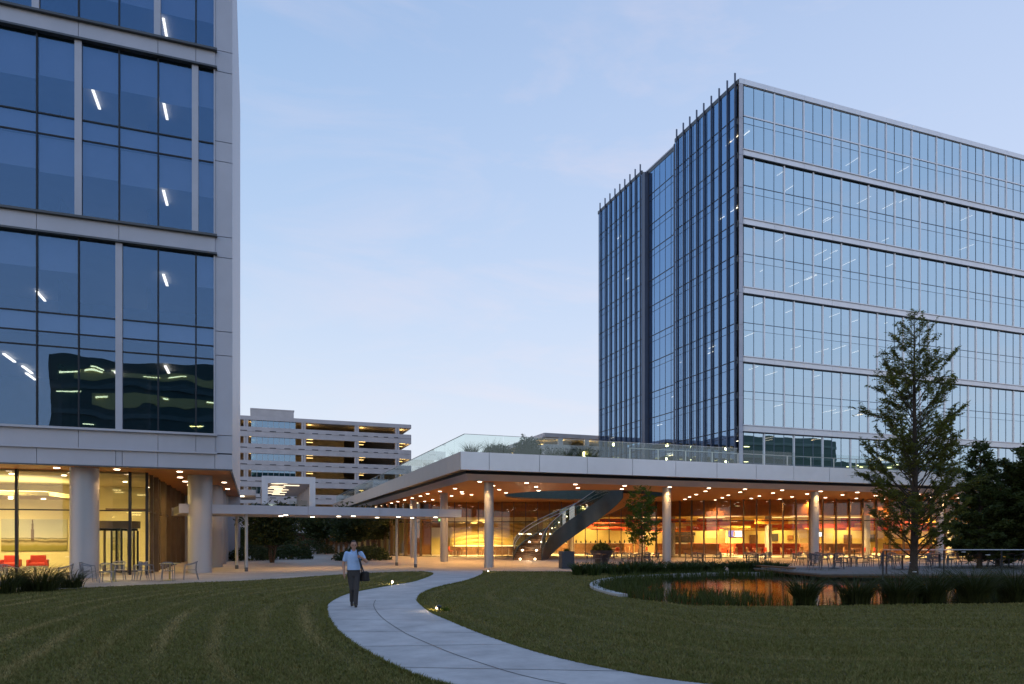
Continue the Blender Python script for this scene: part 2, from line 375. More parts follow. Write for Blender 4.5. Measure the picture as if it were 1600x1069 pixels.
def path_mat():
    m, t, n, l, p = newmat('broom_finished_concrete'); p.inputs['Roughness'].default_value = .8
    co = n.new('ShaderNodeTexCoord'); nz = n.new('ShaderNodeTexNoise'); nz.inputs['Scale'].default_value = .9; nz.inputs['Detail'].default_value = 10; nz.inputs['Roughness'].default_value = .68
    l.new(co.outputs['Object'], nz.inputs['Vector'])
    rp = n.new('ShaderNodeValToRGB'); e = rp.color_ramp.elements; e[0].position = .28; e[0].color = (.34, .325, .33, 1); e[1].position = .7; e[1].color = (.60, .575, .575, 1)
    l.new(nz.outputs[0], rp.inputs[0])
    mp = n.new('ShaderNodeMapping'); mp.inputs['Scale'].default_value = (1.5, 30, 1); mp.inputs['Rotation'].default_value = (0, 0, rad(25)); l.new(co.outputs['Object'], mp.inputs[0])
    n2 = n.new('ShaderNodeTexNoise'); n2.inputs['Scale'].default_value = 3; n2.inputs['Detail'].default_value = 3; l.new(mp.outputs[0], n2.inputs['Vector'])
    r2 = n.new('ShaderNodeMapRange'); r2.inputs['To Min'].default_value = .86; r2.inputs['To Max'].default_value = 1.1; l.new(n2.outputs[0], r2.inputs[0])
    mx = n.new('ShaderNodeMix'); mx.data_type = 'RGBA'; mx.blend_type = 'MULTIPLY'; mx.inputs['Factor'].default_value = 1
    l.new(rp.outputs[0], mx.inputs['A']); l.new(r2.outputs[0], mx.inputs['B']); l.new(mx.outputs['Result'], p.inputs['Base Color'])
    b = n.new('ShaderNodeBump'); b.inputs['Strength'].default_value = .25; b.inputs['Distance'].default_value = .01; l.new(n2.outputs[0], b.inputs['Height']); l.new(b.outputs[0], p.inputs['Normal'])
    return m
M['path'] = path_mat()
def water_mat():
    m, t, n, l, p = newmat('pond_water'); p.inputs['Base Color'].default_value = (.008, .010, .006, 1); p.inputs['Roughness'].default_value = .02; p.inputs['IOR'].default_value = 1.4; p.inputs['Specular IOR Level'].default_value = 1.0
    co = n.new('ShaderNodeTexCoord'); mp = n.new('ShaderNodeMapping'); mp.inputs['Scale'].default_value = (1, 2.2, 1); mp.inputs['Rotation'].default_value = (0, 0, rad(20)); l.new(co.outputs['Object'], mp.inputs[0])
    nz = n.new('ShaderNodeTexNoise'); nz.inputs['Scale'].default_value = 2.2; nz.inputs['Detail'].default_value = 3; l.new(mp.outputs[0], nz.inputs['Vector'])
    b = n.new('ShaderNodeBump'); b.inputs['Strength'].default_value = .35; b.inputs['Distance'].default_value = .012; l.new(nz.outputs[0], b.inputs['Height']); l.new(b.outputs[0], p.inputs['Normal'])
    return m
M['water'] = water_mat()

def smooth_curve(pts, k=6):
    out = []; n = len(pts)
    for i in range(n-1):
        p0, p1, p2, p3 = pts[max(i-1, 0)], pts[i], pts[i+1], pts[min(i+2, n-1)]
        for j in range(k):
            u = j/k
            out.append(tuple(.5*((2*p1[a]) + (-p0[a]+p2[a])*u + (2*p0[a]-5*p1[a]+4*p2[a]-p3[a])*u*u + (-p0[a]+3*p1[a]-3*p2[a]+p3[a])*u**3) for a in (0, 1)))
    return out + [tuple(pts[-1])]
PL = smooth_curve([(9.0, 2.5), (5.6, 4.6), (3.4, 6.8), (2.29, 8.84), (1.85, 11.0), (1.63, 13.6), (1.62, 16.02), (1.79, 18.78), (2.07, 20.86), (2.86, 23.6), (3.73, 25.3), (5.08, 27.43), (6.4, 29.46), (7.9, 33.01), (8.7, 35.6), (8.6, 37.5), (8.0, 38.6)])
PR = smooth_curve([(14.0, 4.0), (9.6, 5.6), (6.9, 6.7), (5.46, 7.67), (4.77, 9.07), (4.36, 10.8), (4.19, 13.16), (4.16, 15.33), (4.19, 17.25), (4.43, 19.58), (4.73, 21.22), (5.44, 23.45), (6.73, 26.15), (8.6, 29.11), (10.5, 33.0), (11.5, 35.6), (12.2, 38.0)])
PC = smooth_curve([(8.0, 4.9), (5.3, 6.6), (3.72, 8.31), (3.13, 10.45), (2.88, 12.6), (2.8, 14.06), (2.84, 16.63), (3.09, 19.3), (3.45, 21.23)])
EDGE = [(-60, 12), (-30, 22), (-12, 27.2), (-7.92, 27.94), (-5.99, 30.0), (-3.0, 31.6), (.12, 32.9), (2.6, 35.0), (4.53, 36.6), (6.4, 37.6), (7.4, 38.1)]
PLAZA = smooth_curve(EDGE) + [(8.3, 38.25), (12, 37.0), (14.5, 35.9), (17.5, 34.6), (21, 33), (25, 31.0), (27, 29.5), (40, 25), (60, 20), (90, 15), (220, 40), (220, 260), (-220, 260), (-220, 12)]
POND_C = smooth_curve([(11.3, 16.6), (11.0, 18.5), (11.1, 20.4), (11.6, 22.6), (12.4, 24.5), (13.7, 26.5), (15.0, 27.9), (16.6, 28.9), (19.75, 29.75), (22.2, 29.9), (24.3, 29.4), (26.3, 28.4)])
POND = POND_C + [(30, 26.5), (44, 22), (46, 15), (38, 10.5), (28, 12.2), (22, 13.4), (18.6, 14.4), (15.1, 15.2), (12.6, 15.8)]

g = MB().poly([(-900, -900), (900, -900), (900, 1500), (-900, 1500)], 0).build('lawn', M['lawn']); struct(g)
pz = MB().poly(PLAZA, .004).build('plaza', M['pavers']); struct(pz)
pa = MB().poly(PL + PR[::-1], .010).build('path', M['path']); struct(pa)
wt = MB().poly(POND, .008).build('pond_water', M['water']); struct(wt)
# dark joints tooled into the path
def ribbon(b, pts, w, z):
    for a, c in zip(pts[:-1], pts[1:]):
        d = Vector((c[0]-a[0], c[1]-a[1])).normalized(); nn = Vector((-d.y, d.x))*w/2
        b.add([(a[0]-nn.x, a[1]-nn.y, z), (c[0]-nn.x, c[1]-nn.y, z), (c[0]+nn.x, c[1]+nn.y, z), (a[0]+nn.x, a[1]+nn.y, z)], [(0, 1, 2, 3)])
b = MB(); ribbon(b, PC, .022, .0145)
def cumu(pts):
    c = [0]
    for a, q in zip(pts[:-1], pts[1:]): c.append(c[-1] + math.dist(a, q))
    return c
def at_len(pts, c, s):
    for i in range(len(c)-1):
        if c[i+1] >= s: u = (s-c[i])/max(1e-6, c[i+1]-c[i]); return (pts[i][0]+(pts[i+1][0]-pts[i][0])*u, pts[i][1]+(pts[i+1][1]-pts[i][1])*u)
    return pts[-1]
cl_, cr_ = cumu(PL), cumu(PR)
for k in range(3, 19):
    u = k/19; a = at_len(PL, cl_, u*cl_[-1]); q = at_len(PR, cr_, (u + .01*math.sin(k*2.3))*cr_[-1]); ribbon(b, [a, q], .02, .0150)
j = b.build('joint', M['gasket'], pa)
j['kind'] = 'stuff'
# pond kerb
b = MB()
def offset(pts, d):
    out = []
    for i, p in enumerate(pts):
        a = pts[max(i-1, 0)]; c = pts[min(i+1, len(pts)-1)]; t = Vector((c[0]-a[0], c[1]-a[1])).normalized(); out.append((p[0]-t.y*d, p[1]+t.x*d))
    return out
ko, ki = offset(POND_C, .16), offset(POND_C, -.16)
ko, ki = ko[10:], ki[10:]
b.poly(ko + ki[::-1], -.05, .085)
kb = b.build('pond_kerb', M['stone']); tag(kb, 'pale stone kerb curving round the near left end of the pond', 'kerb')

# mown grass: single blades, thick near the camera, thinner further off
def inside(P, poly):
    x, y = P[:, 0], P[:, 1]; r = np.zeros(len(P), bool); n = len(poly)
    for i in range(n):
        x1, y1 = poly[i]; x2, y2 = poly[(i+1) % n]
        if y1 == y2: continue
        c = ((y1 > y) != (y2 > y)) & (x < (x2-x1)*(y-y1)/(y2-y1) + x1); r ^= c
    return r
def lawn_blades(n):
    d = 5*np.exp(RNG.random(n)*math.log(40/5)); lat = (RNG.random(n)*2-1)*np.where(RNG.random(n) < .75, .82, 1.25)*d
    P = np.stack([FV[0]*d + RV[0]*lat, FV[1]*d + RV[1]*lat], 1)
    keep = ~(inside(P, PLAZA) | inside(P, PL + PR[::-1]) | inside(P, POND + [])); P = P[keep]; d = d[keep]; n = len(P)
    h = (.025 + .03*RNG.random(n))*(1 + .25*np.sin(P[:, 0]*1.7 + np.cos(P[:, 1]*1.1)*2)); w = .0035 + .00055*d
    a = RNG.random(n)*2*math.pi; la = RNG.random(n)*2*math.pi; ll = h*(.3 + .9*RNG.random(n))
    V = np.zeros((n, 3, 3))
    V[:, 0, 0] = P[:, 0]-np.cos(a)*w; V[:, 0, 1] = P[:, 1]-np.sin(a)*w
    V[:, 1, 0] = P[:, 0]+np.cos(a)*w; V[:, 1, 1] = P[:, 1]+np.sin(a)*w
    V[:, 2, 0] = P[:, 0]+np.cos(la)*ll; V[:, 2, 1] = P[:, 1]+np.sin(la)*ll; V[:, 2, 2] = h
    V[:, :2, 2] = -.002
    def dist_to(poly):
        q = np.array(poly); best = np.full(n, 1e9)
        for i in range(len(q)-1):
            e = q[i+1]-q[i]; L2 = (e*e).sum(); u = np.clip(((P - q[i]) @ e)/L2, 0, 1); best = np.minimum(best, np.hypot(*(P - q[i] - u[:, None]*e).T))
        return best
    dl_, dr_ = dist_to(PL), dist_to(PR); left = dl_ < dr_; dd_ = np.where(left, dl_, dr_)
    wob = .10*np.sin(P[:, 0]*.5 + P[:, 1]*.25) + .05*np.sin(P[:, 1]*.9 - P[:, 0]*.6) + .05*RNG.normal(size=n)
    ph = (dd_ + wob)/.92; k_ = np.floor(ph); fr = ph - k_ - .5
    amp = .35 + .65*np.abs(np.sin(k_*2.17 + 1.1)); patch = np.clip(.55 + .6*np.sin(P[:, 0]*.55 + k_*1.9)*np.sin(P[:, 1]*.47 - k_) + .25*RNG.normal(size=n), 0, 1.2)
    sw = np.exp(-(fr/.13)**2)*amp*patch*np.where(left, .62, .28) + .16*RNG.random(n)**2
    o = arr('lawn_grass', V.reshape(-1, 3), np.arange(n*3).reshape(n, 3), M['blades'])
    at = o.data.attributes.new('swathe', 'FLOAT', 'FACE'); at.data.foreach_set('value', sw.astype(np.float32))
    return o
def edge_blades(n):
    pts = []
    for poly, sg in ((PL[12:], 1), (PR[12:], -1)):
        c = cumu(poly)
        for k in range(n//2):
            s = RNG.random()**1.6*c[-1]*.97; a = at_len(poly, c, s); q = at_len(poly, c, s + .05); t = Vector((q[0]-a[0], q[1]-a[1]))
            if t.length < 1e-6: continue
            t.normalize(); o_ = sg*RNG.uniform(-.018, .06); pts.append((a[0] - t.y*o_, a[1] + t.x*o_))
    P = np.array(pts); n = len(P); d = np.hypot(P[:, 0], P[:, 1]); h = .03 + .045*RNG.random(n)**1.5; w = .003 + .0004*d; a = RNG.random(n)*6.283; la = RNG.random(n)*6.283; ll = h*(.3 + .9*RNG.random(n))
    V = np.zeros((n, 3, 3)); V[:, 0, 0] = P[:, 0]-np.cos(a)*w; V[:, 0, 1] = P[:, 1]-np.sin(a)*w; V[:, 1, 0] = P[:, 0]+np.cos(a)*w; V[:, 1, 1] = P[:, 1]+np.sin(a)*w
    V[:, 2, 0] = P[:, 0]+np.cos(la)*ll; V[:, 2, 1] = P[:, 1]+np.sin(la)*ll; V[:, 2, 2] = h; V[:, :2, 2] = -.002
    return arr('edge_grass', V.reshape(-1, 3), np.arange(n*3).reshape(n, 3), M['blades'])
eg = edge_blades(16000); tag(eg, 'longer untrimmed grass along both edges of the curved path', 'grass', kind='stuff')
gb = lawn_blades(600000); tag(gb, 'short mown grass of the lawn with straw coloured mowing streaks', 'grass', kind='stuff')

# ================================================================== LEFT OFFICE TOWER
MOD = 1.61
LT = thing('office_tower', 'grey metal panelled office tower with blue ribbon windows above a yellow lit lobby', 'office building', (-12, 40, 0))
YF = 36.5; XR = -1.71; XC = -.93; X0 = -29.5; YB = 60.5
xs = [-2.54 - MOD*k for k in range(17)]            # mullion centres
bands = [(6.81, 15.41, [0, 2, 6, 10, 14]), (16.31, 24.29, [0, 3, 7, 11, 15]), (25.16, 33.2, [1, 5, 9, 13])]
fin_x = {0: [-5.76 - 6.44*k for k in range(4)], 1: [-2.57, -7.38, -13.8, -20.2, -26.7], 2: [-4.18, -9.02, -15.5, -21.9, -28.3]}
# solid wall bands with panel joints
def panels(b, x0, x1, z0, z1, y, seams, th=.12, gap=.02):
    ss = [x0] + sorted(s for s in seams if x0 < s < x1) + [x1]
    for a, c in zip(ss[:-1], ss[1:]): b.box(a + gap/2, c - gap/2, y - th/2, y + th/2, z0, z1)
band_z = [(5.92, 6.81), (15.41, 16.31), (24.29, 25.16), (33.2, 34.1)]
for i, (z0, z1) in enumerate(band_z):
    b = MB(); panels(b, X0, XR + .02, z0, z1 - .10, YF, [-2.54 - 3.22*k + (.0 if i % 2 else 1.61) for k in range(-1, 10)] + [-2.54])
    b.build('wall_panel', M['panel'], LT)
    b = MB(); b.box(X0, XR + .10, YF - .24, YF + .06, z1 - .10, z1); b.box(X0, XR + .10, YF - .20, YF + .06, z0 - .05, z0 + .035) if i else b.box(X0, XR + .10, YF - .16, YF + .06, z0 - .07, z0 - .003)
    b.build('ledge', M['panel_dark'] if i else M['panel'], LT)
b = MB(); panels(b, X0, XC, 5.15, 5.85, YF + .03, [-1.71, -4.16, -5.63, -5.89, -8.98, -12.2, -15.4, -18.6]); b.build('wall_panel', M['panel'], LT)
b = MB(); b.box(X0, XC - .02, YF + .10, YF + .30, 5.0, 34.1); b.f = b.f; 
# dark backing seen in the panel joints: only behind the solid bands
b = MB()
for z0, z1 in band_z + [(5.16, 5.92)]: b.box(X0, XC - .04, YF + .10, YF + .22, z0, z1 - .02)
b.build('joint_backing', M['gasket'], LT)
# corner panels
b = MB(); zc = [5.9, 6.77, 10.6, 11.75, 15.3, 16.3, 19.9, 20.85, 24.2, 25.2, 28.8, 29.8, 33.2, 36]
for a, c in zip(zc[:-1], zc[1:]): b.box(XR + .015, XC, YF + .0, YF + .10, a + .015, c - .015)
b.build('corner_panel', M['panel'], LT)
b = MB(); b.box(XR + .02, XC - .02, YF + .10, YF + .2, 5.2, 36); b.build('joint_backing', M['gasket'], LT)
b = MB(); zc2 = [5.15, 10.9, 16.6, 19.3, 22.9, 25.5, 29.5, 36]
for a, c in zip(zc2[:-1], zc2[1:]):
    for y0, y1 in ((YF + .22, 42.5), (42.52, 48.5), (48.52, 54.5), (54.52, YB)): b.box(XC - .12, XC - .03, y0, y1, a + .012, c - .012)
b.build('side_panel', M['panel'], LT)
b = MB(); b.box(XC - .3, XC - .13, YF + .22, YB, 5.17, 36); b.build('joint_backing', M['gasket'], LT)
b = MB(); b.box(X0, XC - .03, YB, YB + .2, 0, 36); b.box(X0 - .2, X0, YF, YB + .2, 0, 36); b.box(X0, XC - .03, YF + .3, YB, 35.8, 36.0); b.build('rear_wall', M['panel'], LT)
# glazing, one window per module and band
def lw(x0, x1, z0, z1, tr):
    w = MB().box(x0 + .02, x1 - .02, YF + .06, YF + .075, z0, z1).build('window', M['glass_left'], LT)
    f = MB()
    for z in tr: f.box(x0 + .03, x1 - .03, YF + .02, YF + .055, z - .03, z + .03)
    f.box(x1 - .03, x1 + .03, YF - .02, YF + .055, z0, z1)
    f.build('frame', M['gasket'], w); return w
for bi, (z0, z1, _) in enumerate(bands):
    e = [XR - .02] + xs
    tr = {0: (10.40, 11.03, 11.88), 1: (19.81, 20.72), 2: (28.6, 29.5)}[bi]
    for x1, x0 in zip(e[:-1], e[1:]): lw(x0, x1, z0 + .0, z1 - .05, tr)
    b = MB()
    for fx in fin_x[bi]: MB().box(fx - .14, fx + .14, YF - .06, YF + .015, z0 + .002, z1 - .06).build('mullion_fin', M['panel'], LT)
    b.box(XR - .05, XR + .01, YF - .05, YF + .05, z0 + .002, z1 - .06)
    b.build('jamb', M['panel'], LT)
# floors, ceilings, blinds, strip lights behind the glass
fl = [(10.95, 11.90), (15.45, 16.30), (19.75, 20.75), (24.33, 25.15), (28.55, 29.5), (33.2, 34)]
b = MB()
for z0, z1 in fl: b.box(X0 + .02, XC - .4, YF + .35, YB - .1, z0, z1)
b.box(X0 + .02, XC - .4, YF + .35, YB - .1, 5.9, 6.78)
b.build('floor_slab', M['interior'], LT)
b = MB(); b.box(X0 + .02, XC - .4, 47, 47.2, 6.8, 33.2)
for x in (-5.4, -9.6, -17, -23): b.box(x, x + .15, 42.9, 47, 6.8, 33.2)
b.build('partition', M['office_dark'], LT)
b = MB()
for z0, z1 in ((10.98, 11.9), (19.78, 20.7), (28.58, 29.5)): b.box(X0, XR - .05, YF + .16, YF + .2, z0, z1)
b.build('spandrel_panel', M['blind'], LT)
blind_drop = {}
for (zt, hs) in ((10.95, .0), (15.42, 1.55), (19.75, 1.5), (24.30, 1.9), (28.55, 2.0)):
    e = [XR - .02] + xs
    for k, (x1, x0) in enumerate(zip(e[:9], e[1:10])):
        if hs == 0 or (zt == 15.42 and k in (1, 2, 3)): continue
        d = hs*(1 + .06*math.sin(k*3.1 + zt)); MB().box(x0 + .05, x1 - .05, YF + .24, YF + .25, zt - d, zt).build('roller_blind', M['blind'], LT)
strips = [(-7.5, 24.33), (-4.3, 24.33), (-4.3, 33.2), (-4.3, 19.75), (-4.3, 15.45), (-11.1, 15.45), (-11.4, 10.95), (-11.6, 10.95), (-11.3, 10.95), (-4.3, 10.95), (-7.0, 10.95), (-14.5, 15.45), (-15, 24.33), (-4.3, 28.55)]
for i, (x, z) in enumerate(strips):
    y = [41, 40.8, 40.8, 40.8, 40.8, 45.9, 41.6, 46.0, 44.2, 41.6, 44, 41, 41, 40.8][i]
    MB().box(x - .06, x + .06, y - .85, y + .85, z - .16, z - .10).build('ceiling_light', M['lamp_office'], LT)
for x, y, z, w in ((-6.6, 46.2, 20.9, 1.5), (-5.6, 46.1, 12.6, 1.0), (-6.4, 46.2, 16.4, 1.3)):
    MB().box(x - w/2, x + w/2, y, y + .25, z + .55, z + .95).build('lit_shelf', M['cove'], LT)
# soffit over the arcade with a stepped wooden edge, and its downlights
SOF = 5.15
b = MB().poly([(X0, YF + .1), (XC - .14, YF + .1), (XC - .14, YB), (X0, YB)], SOF - .02, SOF + .06).build('soffit', M['wood'], LT)
b = MB().box(X0, XC, YF - .02, YF + .1, SOF - .06, SOF).build('soffit_trim', M['panel_dark'], LT)
for (x, y) in ((-6.1, 38.1), (-3.4, 38.3), (-8.6, 38.2), (-11.2, 38.2), (-3.7, 42), (-3.7, 45), (-3.7, 48), (-3.7, 51), (-3.7, 54.2), (-3.7, 57.4), (-5.9, 40.6), (-1.6, 45), (-1.6, 51)):
    d = MB().cyl(x, y, SOF - .045, SOF - .022, .13, 16).build('downlight', M['lamp'], LT)
    lamp('SPOT', (x, y, SOF - .07), 200, (1, .60, .24), LT, spot_size=rad(130), spot_blend=.6, shadow_soft_size=.1)
# round columns
for x, y in ((-7.4, 37.85), (-2.62, 40.6), (-2.4, 48.0), (-2.4, 53.6), (-2.4, 59.2), (-14, 37.9), (-20.5, 37.9)):
    c = MB().cyl(x, y, .004, 2.55, .60, 40).cyl(x, y, 2.565, SOF - .02, .60, 40).cyl(x, y, 2.54, 2.57, .593, 40).build('column', M['column'], LT, True)
# lobby glass front and its return along the arcade
LG = 39.5; LC = -5.0
mx_ = [LC - .75] + [LC - .75 - 2.5 - 2.28*k for k in range(9)]
for a, c in zip([LC] + mx_[:-1], mx_):
    p = MB().box(c + .05, a - .05, LG, LG + .015, .02, SOF - .03).build('lobby_window', M['glass_clear'], LT)
    f = MB().box(c - .06, c + .06, LG - .09, LG + .09, .006, SOF - .021); f.box(c + .055, a - .062, LG - .04, LG + .05, 3.17, 3.23).build('frame', M['gasket'], p)
b = MB().box(LC - .06, LC + .06, LG - .06, LG + .06, .005, SOF - .021).build('corner_post', M['gasket'], LT)
ys = [LG + .08 + 1.52*k for k in range(14)]
for k, (a, c) in enumerate(zip(ys[:-1], ys[1:])):
    p = MB().box(LC, LC + .015, a + .04, c - .04, .02, SOF - .03).build('side_window', M['glass_cafe'], LT)
    f = MB().box(LC - .05, LC + (.18 if k % 2 else .10), c - .05, c + .05, .006, SOF - .021); f.box(LC - .03, LC + .05, a + .05, c - .045, 3.17, 3.23)
    f.build('frame', M['bronze'], p)
# lobby room
b = MB(); b.box(X0, LC - .3, 50.0, 50.2, .01, 5.1); b.box(X0, X0 + .2, 39.7, 50, .01, 5.1); b.box(LC - .45, LC - .25, 47.3, 50, .01, 5.1); b.build('lobby_wall', M['plaster'], LT)
b = MB(); b.box(X0, LC - .1, LG + .2, 50, 5.04, 5.12); b.build('lobby_ceiling', M['plaster'], LT)
b = MB(); b.poly([(-16.5, 47.6), (-9.2, 47.6), (-10.0, 42.9), (-16.5, 42.9)], 4.05, 4.25); b.build('ceiling_cloud', M['plaster'], LT)
b = MB(); b.poly([(-16.6, 47.4), (-9.5, 47.4), (-10.3, 43.1), (-16.6, 43.1)], 4.26, 4.30); b.build('cove_lamp', M['cove'], LT)
b = MB(); b.box(LC - 3.4, LC - .9, 49.0, 49.9, .01, 3.6); b.build('lobby_core', M['plaster'], LT)
b = MB(); b.box(LC - 3.45, LC - .85, 48.90, 48.99, 3.55, 3.65); b.build('lobby_trim', M['darkwood'], LT)
for x, y, z in ((-13.5, 45, 4.03), (-12.6, 46.2, 4.03), (-12.0, 44.0, 4.03), (-11.0, 46.0, 4.03), (-8.0, 42.5, 5.03), (-6.8, 45.0, 5.03), (-9.0, 41.4, 5.03), (-11.2, 41.2, 5.03)):
    MB().cyl(x, y, z - .03, z, .11, 14).build('lobby_downlight', M['lamp'], LT)
for x, y, e in ((-8.2, 43.5, 330), (-13.0, 41.3, 300), (-13.5, 46.3, 330), (-19, 43.5, 300)):
    l_ = lamp('AREA', (x, y, 3.98 if x < -10 and y > 42 else 4.98), e*1.75, (1, .73, .27), LT, shape='RECTANGLE', size=.5, size_y=.5)
for (x, y) in ((-4.2, 50), (-12, 49.9)): pass
# revolving door inside the glass, four leaves under a drum
RD = (-6.75, 42.0)
d = MB().cyl(RD[0], RD[1], 2.35, 2.72, 1.12, 40).build('revolving_door', M['bronze'], LT)
b = MB()
for k in range(4):
    a = rad(22 + 90*k); q = (RD[0] + 1.02*math.cos(a), RD[1] + 1.02*math.sin(a)); b.beam(RD, q, .05, .03, .12); b.beam(RD, q, .05, 2.22, 2.34); b.cyl(q[0], q[1], .12, 2.22, .05, 8)
b.cyl(RD[0], RD[1], .03, 2.34, .05, 10); b.build('door_leaf_frame', M['gasket'], d)
b = MB()
for k in range(4):
    a = rad(22 + 90*k); b.beam(RD, (RD[0] + .98*math.cos(a), RD[1] + .98*math.sin(a)), .012, .13, 2.21)
b.build('door_glass', M['glass_clear'], d)
b = MB()
for a in (50, 130, 230, 310): b.cyl(RD[0] + 1.08*math.cos(rad(a)), RD[1] + 1.08*math.sin(rad(a)), .006, 2.36, .06, 8)
b.build('door_post', M['bronze'], d)

# lobby things: mural on the back wall, red seats
def mural_mat():
    m, t, n, l, p = newmat('landscape_mural'); p.inputs['Roughness'].default_value = .6
    co = n.new('ShaderNodeTexCoord'); s_ = n.new('ShaderNodeSeparateXYZ'); l.new(co.outputs['Generated'], s_.inputs[0])
    nz = n.new('ShaderNodeTexNoise'); nz.inputs['Scale'].default_value = 5; nz.inputs['Detail'].default_value = 8; l.new(co.outputs['Generated'], nz.inputs['Vector'])
    ad = n.new('ShaderNodeMath'); ad.operation = 'MULTIPLY_ADD'; ad.inputs[1].default_value = .16; l.new(nz.outputs[0], ad.inputs[0]); l.new(s_.outputs['Z'], ad.inputs[2])
    rp = n.new('ShaderNodeValToRGB'); cr = rp.color_ramp
    for i, (q, c) in enumerate([(0, (.12, .13, .02)), (.24, (.28, .24, .05)), (.32, (.45, .38, .24)), (.38, (.10, .07, .03)), (.45, (.50, .42, .26)), (.485, (.05, .06, .02)), (.50, (.50, .47, .36)), (.75, (.42, .42, .36)), (1, (.46, .45, .38))]):
        e = cr.elements[i] if i < 2 else cr.elements.new(q)
        e.position = q; e.color = (*c, 1)
    l.new(ad.outputs[0], rp.inputs[0]); l.new(rp.outputs[0], p.inputs['Base Color']); return m
mu = thing('wall_mural', 'wide landscape photograph of a town and tall tower hung on the yellow lobby wall', 'picture', (-12.3, 49.95, 1.0))
MB().box(-14.1, -10.7, 49.93, 49.985, 1.04, 2.97).build('print', mural_mat(), mu)
b = MB().box(-12.58, -12.42, 49.915, 49.932, 1.62, 2.35).box(-12.55, -12.45, 49.915, 49.931, 2.352, 2.7).box(-12.53, -12.47, 49.914, 49.931, 2.702, 2.95); b.build('tower_image', mat('mural_tower', (.13, .08, .05), .7), mu)
def seat_unit(name, label, x, y, w, rz=0):
    t = thing(name, label, 'sofa' if w > 1.2 else 'armchair', (0, 0, 0))
    MB().box(-w/2 + .13, w/2 - .13, -.36, .28, .22, .44).build('seat', M['red'], t, bevel=.03)
    MB().box(-w/2 + .13, w/2 - .13, .282, .44, .22, .86).build('backrest', M['red'], t, bevel=.03)
    for sg in (-1, 1):
        MB().box(sg*(w/2 - .065) - .065, sg*(w/2 - .065) + .065, -.36, .44, .22, .62).build('armrest', M['red'], t, bevel=.03)
        for yy in (-.3, .38): MB().cyl(sg*(w/2 - .08), yy, 0, .22, .022, 8).build('leg', M['alu'], t)
    return place(t, (x, y, .005), rz)
seat_unit('armchair', 'red armchair right of the others under the lobby mural', -11.35, 46.3, 1.0, .15)
seat_unit('armchair', 'red armchair between the red sofa and the rightmost armchair', -12.75, 46.7, .95, .1)
seat_unit('sofa', 'long red sofa at the left edge of the lit lobby', -14.4, 46.6, 2.1)
# ================================================================== RIGHT GLASS TOWER
RT = thing('glass_tower', 'tall blue glass office tower with pale floor bands and dark fins on its left face', 'office building', (85, 95, 0))
TX, TY, TX1, TY1, TOP = 58.3, 74.4, 124.0, 113.6, 60.5
GX = 59.0                                          # left end of the front glazing, right of the corner panel
tb = [(6.6, 15.3), (16.3, 24.2), (25.1, 33.0), (34.0, 41.8), (42.8, 50.6), (51.6, 59.7)]
mid = [11.4, 20.6, 29.4, 38.2, 47.0, 55.9]
for z0, z1 in [(15.3, 16.3), (24.2, 25.1), (33.0, 34.0), (41.8, 42.8), (50.6, 51.6)]:
    b = MB(); panels(b, GX - .15, TX1, z0 + .14, z1 - .14, TY - .06, [GX + 4.83*k for k in range(14)], .1, .025); b.box(GX - .18, TX1, TY - .24, TY, z1 - .13, z1 - .02)
    b.build('floor_band', M['panel_pale'], RT)
    b = MB(); b.box(GX - .18, TX1, TY - .22, TY, z0, z0 + .12); b.box(GX - .1, TX1, TY - .008, TY + .1, z0 + .125, z1 - .125); b.build('shadow_gap', M['ledge'], RT)
b = MB(); panels(b, TX, TX1, 59.85, TOP, TY - .04, [GX + 4.83*k for k in range(14)], .16, .02); b.box(TX + .1, TX1, TY + .05, TY + .3, 59.8, TOP - .05); b.build('parapet', M['panel_pale'], RT)
b = MB()
zz = [6.5, 11.2, 15.3, 20, 24.3, 29, 33.1, 37.7, 41.9, 46.5, 50.7, 55.4, 59.83]
for a, c in zip(zz[:-1], zz[1:]): b.box(TX + .02, GX - .2, TY - .12, TY + .06, a + .015, c - .015)
b.build('corner_panel', M['panel'], RT)
b = MB().box(TX + .25, GX + .05, TY + .07, TY + .5, 0, 59.8).build('corner_backing', M['gasket'], RT)
r_ = random.Random(3)
phase = [0, 1, 2, 0, 1, 2]
for bi, (z0, z1) in enumerate(tb):
    ph = [2, 1, 2, 1, 1, 3][bi]*MOD
    e = [GX] + [GX + ph + 4.83*k for k in range(14) if GX + ph + 4.83*k < TX1 - 1] + [TX1 - .2]
    for x0, x1 in zip(e[:-1], e[1:]):
        w = MB()
        n = max(1, round((x1 - x0)/MOD))
        for k in range(n):                         # panes set a hair out of true, as real ones are
            a = x0 + (x1-x0)*k/n + .004; c = x0 + (x1-x0)*(k+1)/n - .004
            for q0, q1 in ((z0 + .02, mid[bi] - .03), (mid[bi] + .03, z1 - .02)):
                t0, t1 = r_.uniform(-.004, .004), r_.uniform(-.004, .004); y = TY + .05
                w.add([(a, y+t0, q0), (c, y+t1, q0), (c, y-t0, q1), (a, y-t1, q1)], [(0, 1, 2, 3)])
        w = w.build('window', M['glass_front'], RT)
        f = MB()
        f.box(x0 + .002, x0 + .02, TY + .0, TY + .046, z0, z1)
        for k in range(1, n): xx = x0 + (x1-x0)*k/n; f.box(xx - .018, xx + .018, TY + .0, TY + .045, z0, z1)
        f.box(x0, x1 - .09, TY + .0, TY + .046, mid[bi] - .035, mid[bi] + .035); f.box(x0, x1 - .09, TY + .015, TY + .047, mid[bi] - .975, mid[bi] - .945)
        f.build('frame', M['frame_blue'], w)
        if x1 < TX1 - .3:
            MB().box(x1 - .09, x1 + .09, TY - .08, TY + .046, z0, z1).build('mullion_fin', M['panel_pale'], w)
b = MB().box(GX, TX1, TY - .03, TY + .046, 55.82, 55.98).build('sill_line', M['panel_pale'], RT)
